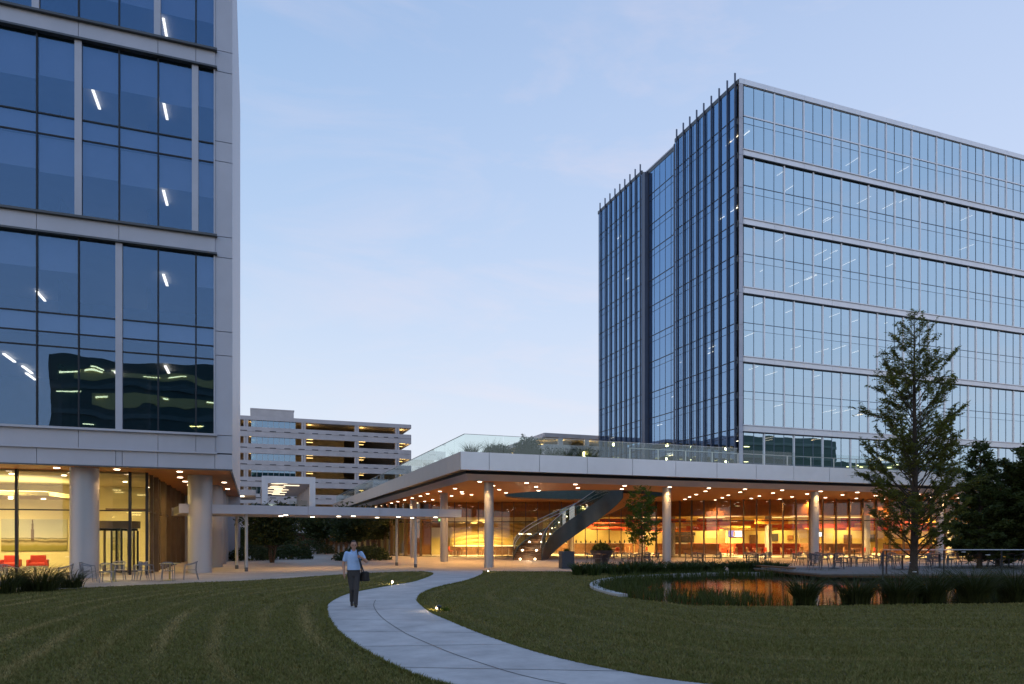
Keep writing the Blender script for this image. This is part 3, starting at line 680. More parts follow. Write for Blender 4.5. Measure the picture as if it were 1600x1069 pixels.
# floor plates and ceilings
b = MB()
for z in [5.5] + [15.35, 24.25, 33.05, 41.85, 50.65] + [m_ - .85 for m_ in mid] + [59.6]:
    b.box(TX + 1.6, TX1 - .2, TY + .35, TY1 - .3, z, z + .8); b.box(TX + .3, TX + 1.59, TY + .36, 88.8, z, z + .8); b.box(TX + .3, TX + 1.59, 98.6, TY1 - .3, z, z + .8)
b.build('floor_plate', M['interior'], RT)
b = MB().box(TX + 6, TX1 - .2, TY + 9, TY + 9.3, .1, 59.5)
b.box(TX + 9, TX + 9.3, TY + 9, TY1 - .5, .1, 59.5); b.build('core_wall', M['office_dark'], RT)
b = MB()
for z0, z1 in [(m_ - .92, m_) for m_ in mid]: b.box(GX, TX1 - .3, TY + .2, TY + .25, z0, z1)
b.build('spandrel_panel', M['steel'], RT)
rb_ = random.Random(14)
for k in range(90):
    bi = rb_.randrange(6); z0, z1 = tb[bi]; up = rb_.random() < .5
    zt, zb = (z1 - .02, mid[bi] + .06) if up else (mid[bi] - 1.0, z0 + .05)
    e0 = GX + [2, 1, 2, 1, 1, 3][bi]*MOD + MOD*rb_.randrange(0, 34); d = (zt - zb)*rb_.choice([.2, .3, .3, .45, .6, .8])
    if e0 + MOD < TX1 - 1: MB().box(e0 + .05, e0 + MOD - .05, TY + .28 + .003*(k % 9), TY + .281 + .003*(k % 9), zt - d, zt).build('roller_blind', M['blind'], RT)
cnt = 0
for bi, (z0, z1) in enumerate(tb):
    for zc_, nn in ((z1, 6), (mid[bi] - .86, 9 if bi in (0, 1) else 5)):
        if bi == 5 and zc_ == z1: continue
        for k in range(nn):
            x = GX + 1.2 + MOD*r_.randrange(0, 30)*(.62 if k < 3 else 1); y = TY + r_.choice([1.6, 2.4, 3.4, 4.6]); h_ = r_.choice([.65, .95, 1.2])
            w = MB().box(x - .045, x + .045, y - h_, y + h_, zc_ - .12, zc_ - .06)
            if cnt < 96: w.build('ceiling_light', M['lamp_tower'], RT); cnt += 1
# left face: two finned fields and a recessed plain field between them
SXF = TX
M['fin'] = mat('slate_blue_fin', (.11, .125, .175), .4, .4, .08, .7)
def side_field(y0, y1, x, zt, n):
    w = MB(); f = MB()
    for k in range(n):
        a = y0 + (y1-y0)*k/n; c = y0 + (y1-y0)*(k+1)/n
        zs = [6.7] + sorted([q for q in [11.4, 20.6, 29.4, 38.2, 47.0, 55.9, 15.8, 24.6, 33.5, 42.3, 51.1]]) + [zt]
        for q0, q1 in zip(zs[:-1], zs[1:]):
            t0 = r_.uniform(-.003, .003); w.add([(x + t0, c - .02, q0), (x, a + .02, q0), (x - t0, a + .02, q1), (x, c - .02, q1)], [(0, 1, 2, 3)])
        f.box(x - .03, x + .06, c - .025, c + .025, 6.7, zt)
    for q in [11.4, 20.6, 29.4, 38.2, 47.0, 55.9, 15.8, 24.6, 33.5, 42.3, 51.1]:
        f.box(x - .04, x + .05, y0, y1, q - .06, q + .06); f.box(x - .03, x + .05, y0, y1, q - 1.02, q - .97)
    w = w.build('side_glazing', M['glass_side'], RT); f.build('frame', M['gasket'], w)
side_field(74.9, 89.0, SXF, 59.9, 9); side_field(89.35, 97.2, SXF + .6, 59.4, 5); side_field(98.4, 113.3, SXF, 59.9, 9)
for y in [75.02, 76.6, 78.3, 80.0, 81.7, 83.35, 85.0, 86.6, 88.3] + [98.6, 100.2, 101.9, 103.6, 105.3, 107.0, 108.8, 110.6, 112.5]:
    MB().box(SXF - .26, SXF - .055, y - .06, y + .06, 6.6, TOP + 1.0).build('fin', M['fin'], RT)
b = MB(); b.box(SXF - .06, SXF + .9, 89.03, 89.3, 6.5, 59.8); b.box(SXF - .1, SXF + .9, 97.33, 98.35, 6.5, 59.7); b.build('return_panel', M['fin'], RT)
b = MB(); b.box(SXF - .06, SXF + .2, TY + .12, 89.0, 59.95, TOP - .02); b.box(SXF - .06, SXF + .2, 98.4, TY1, 59.95, TOP - .04); b.box(SXF + .55, SXF + .8, 89.31, 97.32, 59.45, 60.1); b.build('side_parapet', M['panel_dark'], RT)
for k in range(16):
    y = r_.choice([r_.uniform(76, 88), r_.uniform(91, 97), r_.uniform(99, 112)]); z = r_.choice([55.9, 47.0, 38.2, 29.4, 20.6, 15.8, 24.6]) - 1.05
    x = SXF + r_.choice([1.6, 2.4, 3.2]); MB().box(x - .06, x + .06, y - .7, y + .7, z - .1, z - .03).build('side_ceiling_light', M['lamp_office'], RT)
b = MB(); b.box(TX + .5, TX1, TY1, TY1 + .3, 0, 60); b.box(TX1, TX1 + .3, TY, TY1, 0, 60); b.box(TX + .5, TX1, TY + .4, TY1, 60.0, 60.2); b.build('rear_wall', M['panel'], RT)
b = MB().box(TX + .1, TX1, TY + .06, TY1, 0, 6.4).build('base_wall', M['panel_dark'], RT)

# ================================================================== PAVILION (cafe under a roof terrace)
PV = thing('pavilion', 'low glass walled cafe pavilion with an orange timber soffit and a planted roof terrace', 'building', (30, 55, 0))
RX, RY, RX1, RYB = 10.98, 38.18, 92.0, 74.0
HC = LD(5.96, 57.0); HR = 6.6                      # round opening over the stair
hole = [(HC[0] + HR*math.cos(2*math.pi*i/64), HC[1] + HR*math.sin(2*math.pi*i/64)) for i in range(64)]
FB, FT, SO = 5.70, 6.71, 5.25
outl = [(RX + .1, RY + .1), (RX1, RY + .1), (RX1, RYB), (57.6, RYB), (57.6, 106), (RX + .1, 106)]
MB().poly(outl, 6.30, 6.46, [hole]).build('roof_slab', M['concrete'], PV)
b = MB(); s_x = [12.66 + 3.105*k for k in range(-1, 27)]
panels(b, RX, RX1, FB, FT, RY + .06, s_x, .12, .028); b.build('front_fascia', M['panel_pale'], PV)
b = MB(); yy = RY + .13
while yy < 106: b.box(RX, RX + .12, yy + .014, min(106, yy + 1.55) - .014, FB, FT); yy += 1.55
b.build('side_fascia', M['panel_warm'], PV)
b = MB(); b.box(RX + .14, RX1, RY + .13, RY + .4, FB + .01, FT - .015); b.box(RX + .13, RX + .4, RY + .41, 106, FB + .01, FT - .015); b.build('fascia_backing', M['gasket'], PV)
b = MB(); b.box(RX + .41, RX1, RY + .41, 40.3, 5.74, 5.80); b.box(RX + .41, 12.2, 40.31, 106, 5.74, 5.80); b.build('dark_recess', M['ledge'], PV)
# sloping metal lip under the fascia
p0 = [(RX + .62, 106), (RX + .62, RY + 1.15), (RX1, RY + 1.15)]; p1 = [(12.0, 106), (12.0, 40.0), (RX1, 40.0)]
b = MB()
for i in range(2):
    a, c, d, e = p0[i], p0[i+1], p1[i+1], p1[i]
    b.add([(*a, 5.575), (*c, 5.575), (*d, SO - .005), (*e, SO - .005)], [(0, 1, 2, 3)])
b.build('sloped_lip', M['panel'], PV)
b = MB(); b.wall([(RX + .64, 106), (RX + .64, RY + 1.17), (RX1, RY + 1.17)], 5.572, 5.745); b.build('recess_wall', M['ledge'], PV)
so_out = [(12.0, 40.0), (RX1, 40.0), (RX1, RYB), (57.6, RYB), (57.6, 106), (12.0, 106)]
MB().poly(so_out, SO, SO + .08, [hole]).build('soffit', M['wood'], PV)
b = MB(); b.wall(hole[::-1], SO - .01, 6.70, True); b.build('opening_ring', mat('teal_panel', (.05, .085, .095), .35, .3), PV)
cols = [(13.7 + 12.75*k, 41.36) for k in range(6)] + [(13.7, 41.36 + 10.9*k) for k in range(1, 6)]
for x, y in cols:
    MB().cyl(x, y, .004, 2.62, .29, 28).cyl(x, y, 2.615, 2.635, .285, 28).cyl(x, y, 2.63, SO, .29, 28).build('column', M['column'], PV, True)
# downlights in the soffit
dl = []
for j, y in enumerate([40.72, 43.55, 47.1, 50.3, 53.5]):
    for k in range(15):
        x = 12.9 + 3.28*k + (1.6 if j % 2 else 0) + .25*math.sin(k*5.1 + j)
        if math.dist((x, y), HC) > HR + .5 and x < 62: dl.append((x, y))
for k in range(12): dl.append((12.9, 47.2 + 3.2*k)); dl.append((15.2, 46 + 3.2*k)) if k < 8 else None
dl = [p for i, p in enumerate(dl) if all(math.dist(p, q) > 1.3 for q in dl[:i]) and all(math.dist(p, c) > .6 for c in cols)]
for i, (x, y) in enumerate(dl[:88]):
    MB().cyl(x, y, SO - .022, SO - .003, .125, 14).build('downlight', M['lamp'], PV)
    if i % 2 == 0 or y > 46: lamp('SPOT', (x, y, SO - .05), 480, (1, .56, .19), PV, spot_size=rad(125), spot_blend=.7, shadow_soft_size=.12)
# glass wall: runs square to the main walk, steps forward round a curve, then on to the right
wl = [(-22, 82), (-11.5, 70.5), (-8.2, 67.6), (12.3, 67.0), (13.9, 66.4), (15.5, 65.4), (17.0, 64.3), (18.4, 63.5), (19.8, 63.0), (45.5, 60.6)]
wlen = cumu(wl); tot = wlen[-1]; npn = 66
wp = [at_len(wl, wlen, tot*i/npn) for i in range(npn + 1)]
WALLP = [LD(*p) for p in wp]
TRZ = 3.34
tr = MB()
for i in range(npn):
    a, c = WALLP[i], WALLP[i+1]
    MB().beam(a, c, .014, .03, SO - .01).build('glass_pane', M['glass_cafe'], PV)
    tr.beam(a, c, .07, TRZ - .04, TRZ + .04)
    t = Vector((c[0]-a[0], c[1]-a[1])).normalized(); n_ = Vector((t.y, -t.x))    # n_ points out to the walk
    deep = .34 if wp[i][0] > 13 or wp[i][0] < -8.3 else .16
    q = (a[0] + n_.x*deep, a[1] + n_.y*deep); MB().beam(a, q, .065, .006, SO - .004).build('mullion', M['bronze'], PV)
tr.build('transom', M['gasket'], PV)
b = MB()
for i in range(npn): b.beam(WALLP[i], WALLP[i+1], .12, .005, .055)
b.build('sill', M['gasket'], PV)
# room behind the glass
b = MB(); b.ldbox(-19, 47, 86.0, 86.3, .01, 4.4); b.ldbox(46, 46.3, 62, 86, .01, 4.4); b.build('back_wall', M['wallyellow'], PV)
b = MB()
inw = [LD(p[0], p[1] + 1.4) for p in wl[2:]]
b.poly(inw + [LD(47, 86), LD(-19, 86)], 4.25, 4.33); b.build('ceiling', M['wallyellow'], PV)
b = MB()
for a, c in zip(inw[:-1], inw[1:]): b.beam(a, c, .06, 3.82, SO - .01)
b.build('bulkhead', M['wood'], PV)
for l, d in ((16, 70.5), (25.5, 70), (35, 69.5), (6.2, 74), (14.4, 78), (-2, 76), (43, 69)):
    q = LD(l, d); MB().cyl(q[0], q[1], .01, 4.24, .34, 20).build('inner_column', M['panel_warm'], PV, True)
r_ = random.Random(5); cnt = 0
for row in range(13):                              # ceiling boards hung on edge in red, orange and yellow
    d = 69.6 + row*.95; l = 3.0 + r_.uniform(0, 2)
    while l < 44 and cnt < 98:
        w = r_.uniform(2.2, 5.2); z = 2.42 + r_.random()*1.0
        if r_.random() < .85 and abs(l + w/2 - 6) > 1.0:
            MB().ldbox(l, l + w - .05, d, d + .05, z, z + r_.choice([.24, .34, .44])).build('ceiling_board', M[r_.choice(['orange', 'redboard', 'redboard', 'yellowboard', 'orange'])], PV); cnt += 1
        l += w
for l, d, e in ((-4, 71.5, 420), (-4, 79, 420), (5, 77, 460), (10, 72, 420), (16, 78, 520), (23, 68, 420), (24, 79, 560), (31, 68, 420), (33, 79, 560), (40, 68, 420), (41, 78, 480), (9, 84, 70), (16, 84.4, 70), (24, 84.4, 80), (32, 84.4, 80), (40, 84.4, 70)):
    q = LD(l, d); f_ = MB().ldbox(l - 1.5, l + 1.5, d - .7, d + .7, 4.205, 4.245).build('ceiling_light', M['glow_fill'], PV)  # added fill panels hidden above the bulkhead; deepest row brightens the back wall
    lamp('AREA', (q[0], q[1], 4.20), e*3.8, (1, .67, .24), PV, shape='RECTANGLE', size=3.0, size_y=1.4, spread=rad(135))
for l, d in ((21, 66), (23.5, 66.2), (27, 66), (29.5, 65.4), (33, 65.5), (36.5, 65.2), (18, 67.5), (39, 65), (12, 70), (-5, 70), (-1, 70.2), (3, 70.4), (8, 70)):
    q = LD(l, d); MB().cyl(q[0], q[1], 4.20, 4.245, .12, 12).build('room_downlight', M['lamp'], PV)
# feature wall of flowing ridges with a scalloped cream valance, left part of the room
fm = mat('flowing_relief', (.78, .56, .17), .6, 0, .05, 1)
b = MB(); nx = 60; nz_ = 40
for i in range(nx + 1):
    for k in range(nz_ + 1):
        u = i/nx; v = k/nz_; x = -6.4 + 8.6*u; z = .95 + 2.35*v
        sag = v + .55*(u - .35)**2 - .12*math.sin(u*4)
        dep = 75.0 - .09*abs(math.sin(sag*16))
        b.v.append((*LD(x, dep), z))
b.f = [(i*(nz_+1)+k, (i+1)*(nz_+1)+k, (i+1)*(nz_+1)+k+1, i*(nz_+1)+k+1) for i in range(nx) for k in range(nz_)]
b.build('feature_wall', fm, PV, True)
b = MB().ldbox(-6.6, 2.4, 75.12, 75.3, .01, 4.2).build('feature_backing', M['wallyellow'], PV)
b = MB()
for i in range(7):
    u0 = -7.2 + 1.3*i; n = 8
    top = [(u0 + 1.3*j/n, 4.2) for j in range(n+1)]; bot = [(u0 + 1.3*j/n, 3.55 - .28*math.sin(math.pi*j/n)) for j in range(n+1)]
    o = len(b.v); b.v += [(*LD(x, 73.4), z) for x, z in top] + [(*LD(x, 73.4), z) for x, z in bot]
    b.f += [(o+j, o+n+1+j, o+n+2+j, o+j+1) for j in range(n)]
b.build('valance', mat('cream_valance', (.85, .72, .42), .7), PV)
q = LD(-2.2, 74.5); MB().ldbox(-6.2, 2.2, 74.5, 74.6, .92, .98).build('wall_wash_lamp', M['cove'], PV)
b = MB().ldbox(-6.6, 2.4, 73.6, 74.45, .01, .9).build('banquette', M['darkwood'], PV)
b = MB().ldbox(-11.2, -7.2, 75.4, 75.6, .01, 4.2).ldbox(2.7, 3.1, 71, 75.8, .01, 4.2).build('timber_partition', M['tan'], PV)
b = MB().ldbox(-8.6, -7.6, 75.2, 75.36, .02, 2.9).build('inner_door', M['wallyellow'], PV)
# kitchen servery and hatch in the back wall
b = MB().ldbox(18.5, 24.5, 82.6, 83.4, .01, 1.1).ldbox(6, 14, 81, 81.8, .01, 1.15).build('servery_counter', M['tan'], PV)
b = MB().ldbox(18.4, 24.6, 82.5, 83.5, 1.105, 1.16).ldbox(5.9, 14.1, 80.9, 81.9, 1.155, 1.21).build('counter_top', M['white'], PV)
b = MB().ldbox(18.5, 22.2, 85.8, 85.98, 1.2, 2.0).ldbox(18.5, 22.2, 85.2, 85.98, 2.05, 2.5).build('kitchen_hood', M['panel_dark'], PV)
b = MB().ldbox(35.0, 39.0, 85.7, 85.99, .02, 2.35).build('servery_opening', M['plaster'], PV)
for l0, l1, d, m_ in ((15.5, 22.5, 76.2, 'tan'), (24.0, 31.0, 75.6, 'redboard'), (32.0, 38.5, 75.9, 'tan'), (39.5, 45.0, 74.8, 'tan'), (5.0, 12.5, 78.5, 'darkwood'), (20, 27, 80.2, 'redboard'), (29, 36, 80.6, 'darkwood')):
    MB().ldbox(l0, l1, d, d + .12, .35, 1.18).ldbox(l0, l1, d - .5, d - .002, .02, .46).ldbox(l0, l1, d + .122, d + .62, .02, .46).build('banquette', M[m_], PV)
for l, w, z0, z1, m_ in ((15.0, 1.1, .02, 2.15, 'tan'), (29.0, 1.0, .02, 2.15, 'darkwood'), (31.2, 1.3, 1.4, 2.3, 'panel_dark'), (40.5, 1.0, .02, 2.15, 'darkwood'), (43.0, 1.5, 1.3, 2.2, 'panel_dark'), (4.0, 2.2, 1.3, 2.2, 'panel_dark'), (33.6, .7, 1.5, 2.1, 'tan')):
    MB().ldbox(l, l + w, 85.9, 85.985, z0, z1).build('wall_panel', M[m_], PV)
# roof terrace: glass balustrade, lower post rail at the right
def rail_run(pts, z0, z1, step, name, m, inset=.0):
    c = cumu(pts); n = max(1, round(c[-1]/step))
    for i in range(n):
        a = at_len(pts, c, c[-1]*i/n + .012); q = at_len(pts, c, c[-1]*(i+1)/n - .012)
        MB().beam(a, q, .02, z0, z1).build(name, m, PV)
rail_run([(RX + .3, 104), (RX + .3, RY + .3)], 6.44, 7.74, 2.2, 'balustrade_glass', M['glass_rail'])
rail_run([(RX + .3, RY + .3), (30.0, RY + .3)], 6.44, 7.74, 2.3, 'balustrade_glass', M['glass_rail'])
rail_run([(30.1, RY + .3), (80, RY + .3)], 6.44, 7.66, 3.1, 'balustrade_glass', M['glass_low_iron'])
b = MB(); b.box(RX + .27, RX + .33, RY + .33, 104, 7.742, 7.765); b.box(RX + .27, 30.0, RY + .27, RY + .329, 7.742, 7.765); b.build('glass_cap', M['alu'], PV)
for k in range(20):
    x = 22.2 + 2.05*k; MB().box(x - .025, x + .025, RY + .70, RY + .76, 6.47, 7.45).build('rail_post', M['alu'], PV)
b = MB().box(22.2, 62, RY + .71, RY + .75, 7.452, 7.49).build('hand_rail', M['alu'], PV)
MB().poly([(11.5, 38.7), (20.5, 38.7), (20.5, 46), (17.5, 60), (17.5, 104), (11.5, 104)], 6.47, 6.60).build('planting_bed', M['bark'], PV)
MB().poly([(20.6, 38.7), (RX1 - .5, 38.7), (RX1 - .5, 73.5), (57.5, 73.5), (57.5, 100), (17.6, 100), (17.6, 60.2), (20.6, 46.2)], 6.462, 6.478, [[(HC[0] + 6.8*math.cos(a*math.pi/24), HC[1] + 6.8*math.sin(a*math.pi/24)) for a in range(48)]]).build('terrace_paving', M['stone'], PV)

# ================================================================== CURVED STAIR
ST = thing('curved_staircase', 'curved open air staircase with glass sides and lit treads rising through the round roof opening', 'staircase', (*HC, 0))
def sp(r, ang):                                   # ang measured in the turned axes, 180 = left of centre
    a = rad(ang); return LD(5.96 + r*math.cos(a), 57.0 + r*math.sin(a))
RO, RI, SW = 5.85, 3.55, 156.0
NS = 38; rise = 6.48/NS
tread_b = []
for k in range(NS):
    a0 = 180 - SW*k/NS; a1 = 180 - SW*(k+1)/NS - .6; z = rise*(k+1)
    q = [sp(RI + .06, a0), sp(RO - .06, a0), sp(RO - .06, a1), sp(RI + .06, a1)]
    MB().hexa([(*p, z - rise + .006) for p in q] + [(*p, z) for p in q]).build('tread', M['darkwood'], ST)
def helix(r, z_off, th0=0, n=60, sw=SW): return [(*sp(r, 180 - sw*i/n), z_off + 6.48*i/n*(sw/SW)) for i in range(n+1)]
def band(r, zlo, zhi, th, n=60):
    b = MB()
    for i in range(n):
        z0, z1 = 6.48*i/n, 6.48*(i+1)/n; a0, a1 = 180 - SW*i/n, 180 - SW*(i+1)/n
        q = [sp(r - th/2, a0), sp(r + th/2, a0), sp(r + th/2, a1), sp(r - th/2, a1)]; zz = [z0, z0, z1, z1]
        lo = [max(.005, z + zlo) for z in zz]
        b.hexa([(*p, l_) for p, l_ in zip(q, lo)] + [(*p, max(z + zhi, l_ + .01)) for p, z, l_ in zip(q, zz, lo)])
    return b
M['stringer'] = mat('dark_steel_stringer', (.085, .105, .112), .3, .5, .15, 1)
band(RI, -1.35, .30, .06).build('stringer', M['stringer'], ST, True); band(RO, -1.0, .22, .06).build('stringer', M['stringer'], ST, True)
band(RI, .305, 1.33, .02).build('balustrade_glass', M['glass_stair'], ST, True); band(RO, .225, 1.25, .02).build('balustrade_glass', M['glass_stair'], ST, True)
for r in (RI, RO):
    MB().tube(helix(r, 1.35 if r == RI else 1.27), .022, 8).build('hand_rail', M['alu'], ST, True); MB().tube(helix(r + (.08 if r == RI else -.08), .98), .02, 8).build('inner_rail', M['alu'], ST, True)
b = MB()
for i in range(60):
    a0, a1 = 180 - SW*i/60, 180 - SW*(i+1)/60; z0, z1 = 6.48*i/60, 6.48*(i+1)/60
    q = [sp(RI + .04, a0), sp(RO - .04, a0), sp(RO - .04, a1), sp(RI + .04, a1)]
    b.add([(*q[0], z0 - .95), (*q[1], z0 - .95), (*q[2], z1 - .95), (*q[3], z1 - .95)], [(0, 1, 2, 3)]) if z0 > 1.0 else None
b.build('soffit', M['wood'], ST, True)
for k in (0, 4, 8, 12):
    for r in (RI + .55, RO - .55):
        a = 180 - SW*k/NS + .7; p = sp(r, a); z = rise*k + .11
        t = MB().sphere((*p, z), (.075, .075, .06), 10, 6).build('step_light', M['lamp_hot'], ST)
        if k < 17 and r > 4: lamp('POINT', (*sp(4.7, a + 3), z + .25), 14, (1, .8, .5), ST, shadow_soft_size=.05)
for i, k in enumerate((8, 11, 14, 17)):
    p = sp(RI + .09, 180 - SW*k/NS); MB().sphere((*p, rise*k + .75), .045, 10, 6).build('rail_light', M['lamp_hot'], ST)
    lamp('POINT', (*sp(RI + .35, 180 - SW*k/NS), rise*k + .85), 12, (1, .8, .5), ST, shadow_soft_size=.05)
b = MB(); arcp = [sp(6.75, a) for a in range(200, -150, -6)]
for a, c in zip(arcp[:-1], arcp[1:]): b.beam(a, c, .16, 6.48, 7.25)
w = b.build('curved_parapet', M['white'], ST)
# ================================================================== WALKWAY CANOPY
WC = thing('walkway_canopy', 'thin flat grey metal walkway canopy on slender posts between tower and pavilion', 'canopy', (5, 42, 0))
ca = rad(9.0); cd = Vector((math.cos(ca), math.sin(ca))); cn = Vector((-cd.y, cd.x))
def CP(s, n): p = Vector((-.34, 41.37)) + cd*s + cn*n; return (p.x, p.y)
def cquad(b, s0, s1, n0, n1, z0, z1): q = [CP(s0, n0), CP(s1, n0), CP(s1, n1), CP(s0, n1)]; return b.hexa([(*p, z0) for p in q] + [(*p, z1) for p in q])
CZ0, CZ1 = 3.14, 3.62; SL, SR = -3.4, 12.75; N0, N1 = -.6, 5.2
b = MB(); cquad(b, SL + .1, SR - .1, N0 + .1, N1 - .1, CZ0 + .06, CZ1 - .03); b.build('roof', M['panel_dark'], WC)
b = MB()
for s0, s1 in ((SL, 3.2), (3.22, 7.4), (7.42, 11.2), (11.22, SR)): cquad(b, s0, s1, N0, N0 + .09, CZ0, CZ1)
cquad(b, SR - .09, SR, N0 + .095, N1, CZ0, CZ1); cquad(b, SL, SR - .095, N1 - .09, N1, CZ0, CZ1)
b.build('fascia', M['panel'], WC)
b = MB(); cquad(b, SL + .1, SR - .1, N0 + .1, N1 - .1, CZ0 + .01, CZ0 + .05); b.build('soffit', M['panel_warm'], WC)
for s, n in ((0, 0), (9.9, 0), (9.9, 3.4), (0, 3.6), (5, 3.5)):
    if (s, n) == (5, 3.5): continue
    q = CP(s, n); b = MB().cyl(q[0], q[1], .06, CZ0 + .02, .085, 18).build('post', M['steel'], WC, True); MB().cyl(q[0], q[1], .004, .22, .098, 18).build('post_base', M['panel_dark'], b, True)
for k, (s, n) in enumerate([(2.2, .5), (2.3, 2.4), (5.5, 1.4), (6.1, .4), (9.0, .6), (8.3, 2.6), (11.4, .4), (4.4, 3.4), (-1.8, 1.0), (10.6, 2.4)]):
    q = CP(s, n); MB().cyl(q[0], q[1], CZ0 - .02, CZ0 + .008, .12, 14).build('downlight', M['lamp'], WC)
    lamp('SPOT', (q[0], q[1], CZ0 - .05), 120, (1, .58, .22), WC, spot_size=rad(120), spot_blend=.6, shadow_soft_size=.1)

# ================================================================== PARKING GARAGES
def garage(name, label, x0, x1, y, top, nlev, cols_x, glass_rng, depth, side=None, first=None):
    t = thing(name, label, 'parking garage', ((x0+x1)/2, y + depth/2, 0))
    P_ = 3.08; sp_, slot = MB(), []
    for k in range(nlev):
        zt = top if k == 0 else top - 2.0 + .08 - P_*(k-1) - P_ + P_ - 1.28 - .5 + (0)
    lev = []
    z = top; sp_.box(x0, x1, y, y + .25, top - .72, top); lev.append((top - 2.0, top - .72)); z = top - 2.0
    for k in range(nlev):
        sp_.box(x0, x1, y - .06, y + .25, z - .82, z); sp_.box(x0, x1, y + .02, y + .25, z - .90, z - .825); sp_.box(x0, x1, y - .03, y + .25, z - 1.8, z - .905)
        for cx0, cx1 in zip(cols_x[:-1], cols_x[1:]):
            n = 4
            for i in range(n): xx = cx0 + (cx1-cx0)*(i + .62)/n; slot.append(len(sp_.f)); sp_.box(xx, xx + (cx1-cx0)*.11, y - .063, y - .055, z - .80, z - .66)
        lev.append((z - 3.08, z - 1.8)); z -= 3.08
        if z < 1: break
    so_ = sp_.build('spandrel', M['concrete'], t); so_.data.materials.append(M['gasket'])
    for i in slot:
        for j in range(6): so_.data.polygons[i+j].material_index = 1
    c = MB()
    for x in cols_x[1:]:
        c.box(x - .42, x - .06, y + .04, y + .7, 0, top - .05); c.box(x + .02, x + .38, y + .04, y + .7, 0, top - .05)
    c.build('column', M['concrete'], t)
    f = MB()
    for lo, hi in lev: f.box(x0 + .1, x1 - .1, y + .3, y + depth, lo - .55, lo - .25)
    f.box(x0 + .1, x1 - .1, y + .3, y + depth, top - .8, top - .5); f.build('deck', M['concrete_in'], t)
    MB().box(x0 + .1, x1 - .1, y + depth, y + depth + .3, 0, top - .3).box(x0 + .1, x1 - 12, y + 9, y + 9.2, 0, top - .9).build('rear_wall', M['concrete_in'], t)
    if side:                                        # spandrels along the return side
        xs_ = x1 if side > 0 else x0; s2 = MB()
        s2.box(xs_ - .125, xs_ + .125, y + .26, y + depth, top - .72, top)
        for lo, hi in lev: s2.box(xs_ - .125, xs_ + .125, y + .26, y + depth, lo - 1.8, lo)
        s2.build('side_spandrel', M['concrete'], t)
    for lo, hi in lev[:6]:
        for i, x in enumerate(cols_x[1:]):
            for j in (0, 1):
                yy = y + 1.4 + 4.5*j; xx = x + 1.2 + .3*j
                if xx < x1 - .4: MB().box(xx - .6, xx + .6, yy - .08, yy + .08, hi + .10, hi + .18).build('garage_light', M['lamp_garage'], t)
            lamp('POINT', (x + 1.2, y + 2.2, hi - .45), 110, (1, .68, .25), t, shadow_soft_size=.3)
    if glass_rng:
        for lo, hi in lev[:6]:
            w = MB().box(glass_rng[0], glass_rng[1], y + .3, y + .34, lo - .02, hi + .02).build('window', M['garage_glass'], t)
            fr = MB()
            for i in range(9): xx = glass_rng[0] + (glass_rng[1]-glass_rng[0])*i/8; fr.box(xx - .04, xx + .04, y + .26, y + .298, lo, hi)
            fr.build('frame', M['steel'], w)
    return t
G1 = garage('parking_garage', 'long open deck concrete parking garage in the distance left of the pavilion roof', -14, 29.47, 138.3, 24.2, 8, [-14, -1.2, 9.0, 18.9, 26.8], (-.3, 7.5), 26, 1)
MB().box(-.4, 7.55, 145, 153, 22, 26.6).box(-.5, 7.65, 144.95, 153.1, 26.6, 26.8).build('roof_house', M['concrete'], G1)
G2 = garage('parking_garage', 'further concrete garage peeking over the roof terrace planting beside the right tower', 48.6, 66, 115.3, 20.4, 6, [48.6, 51.8, 57.0, 60.2], None, 45, -1)
for y in (120, 127, 135, 145):
    MB().box(49.5, 50.6, y, y + .3, 18.95, 19.05).build('garage_light', M['lamp_garage'], G2); lamp('POINT', (50.5, y, 18.6), 60, (1, .68, .25), G2, shadow_soft_size=.3)

# ================================================================== RAISED FOOTBRIDGE seen end on
M['lamp_bridge'] = glow('bridge_lamp', (1, .84, .58), 2.4)
FBR = thing('covered_footbridge', 'boxy white framed covered footbridge with rows of ceiling lights behind the walkway canopy', 'footbridge', (4.3, 106, 0))
bx0, bx1, by0, by1, bz0, bz1 = 1.04, 7.56, 94.0, 128.0, 2.4, 9.6
b = MB(); b.box(bx0, bx0 + .72, by0, by0 + .6, bz0, bz1); b.box(bx1 - .72, bx1, by0, by0 + .6, bz0, bz1); b.box(bx0 + .722, bx1 - .722, by0, by0 + .6, bz1 - .9, bz1); b.box(bx0 + .722, bx1 - .722, by0, by0 + .6, bz0, bz0 + 1.4)
b.build('end_frame', M['panel_pale'], FBR)
b = MB(); b.box(bx0 + .1, bx1 - .1, by0 + .62, by1, bz1 - .7, bz1 - .1); b.build('roof', M['panel_warm'], FBR)
b = MB(); b.box(bx0 + .1, bx1 - .1, by0 + .62, by1, bz0 + .2, bz0 + .9); b.box(bx0 + .75, bx1 - .75, by0 + 1.5, by1, 5.2, 5.35); b.build('floor', M['concrete'], FBR)
b = MB()
for k in range(9):
    y = by0 + 3 + 3.8*k
    for x in (bx0 + .2, bx1 - .45): b.box(x, x + .25, y, y + .3, bz0 + .9, bz1 - .7)
b.build('side_post', M['panel_warm'], FBR)
for k in range(9):
    y = by0 + 2.2 + 3.1*k; x = 3.9 - .9*(k % 2) if k > 2 else (4.9 if k % 2 else 3.2)
    MB().box(x - 1.0, x + 1.0, y, y + .16, bz1 - .82, bz1 - .76).build('ceiling_light', M['lamp_bridge'], FBR)
    if k % 3 == 0: lamp('POINT', (x, y, bz1 - 1.3), 50, (1, .7, .36), FBR, shadow_soft_size=.5)
b = MB().hexa([(4.2, 95.5, 0), (7.0, 95.5, 0), (7.0, 100, 0), (4.2, 100, 0), (3.4, 95.5, 2.62), (7.0, 95.5, 2.62), (7.0, 100, 2.62), (3.4, 100, 2.62)]).build('pier', M['darkwood'], FBR)
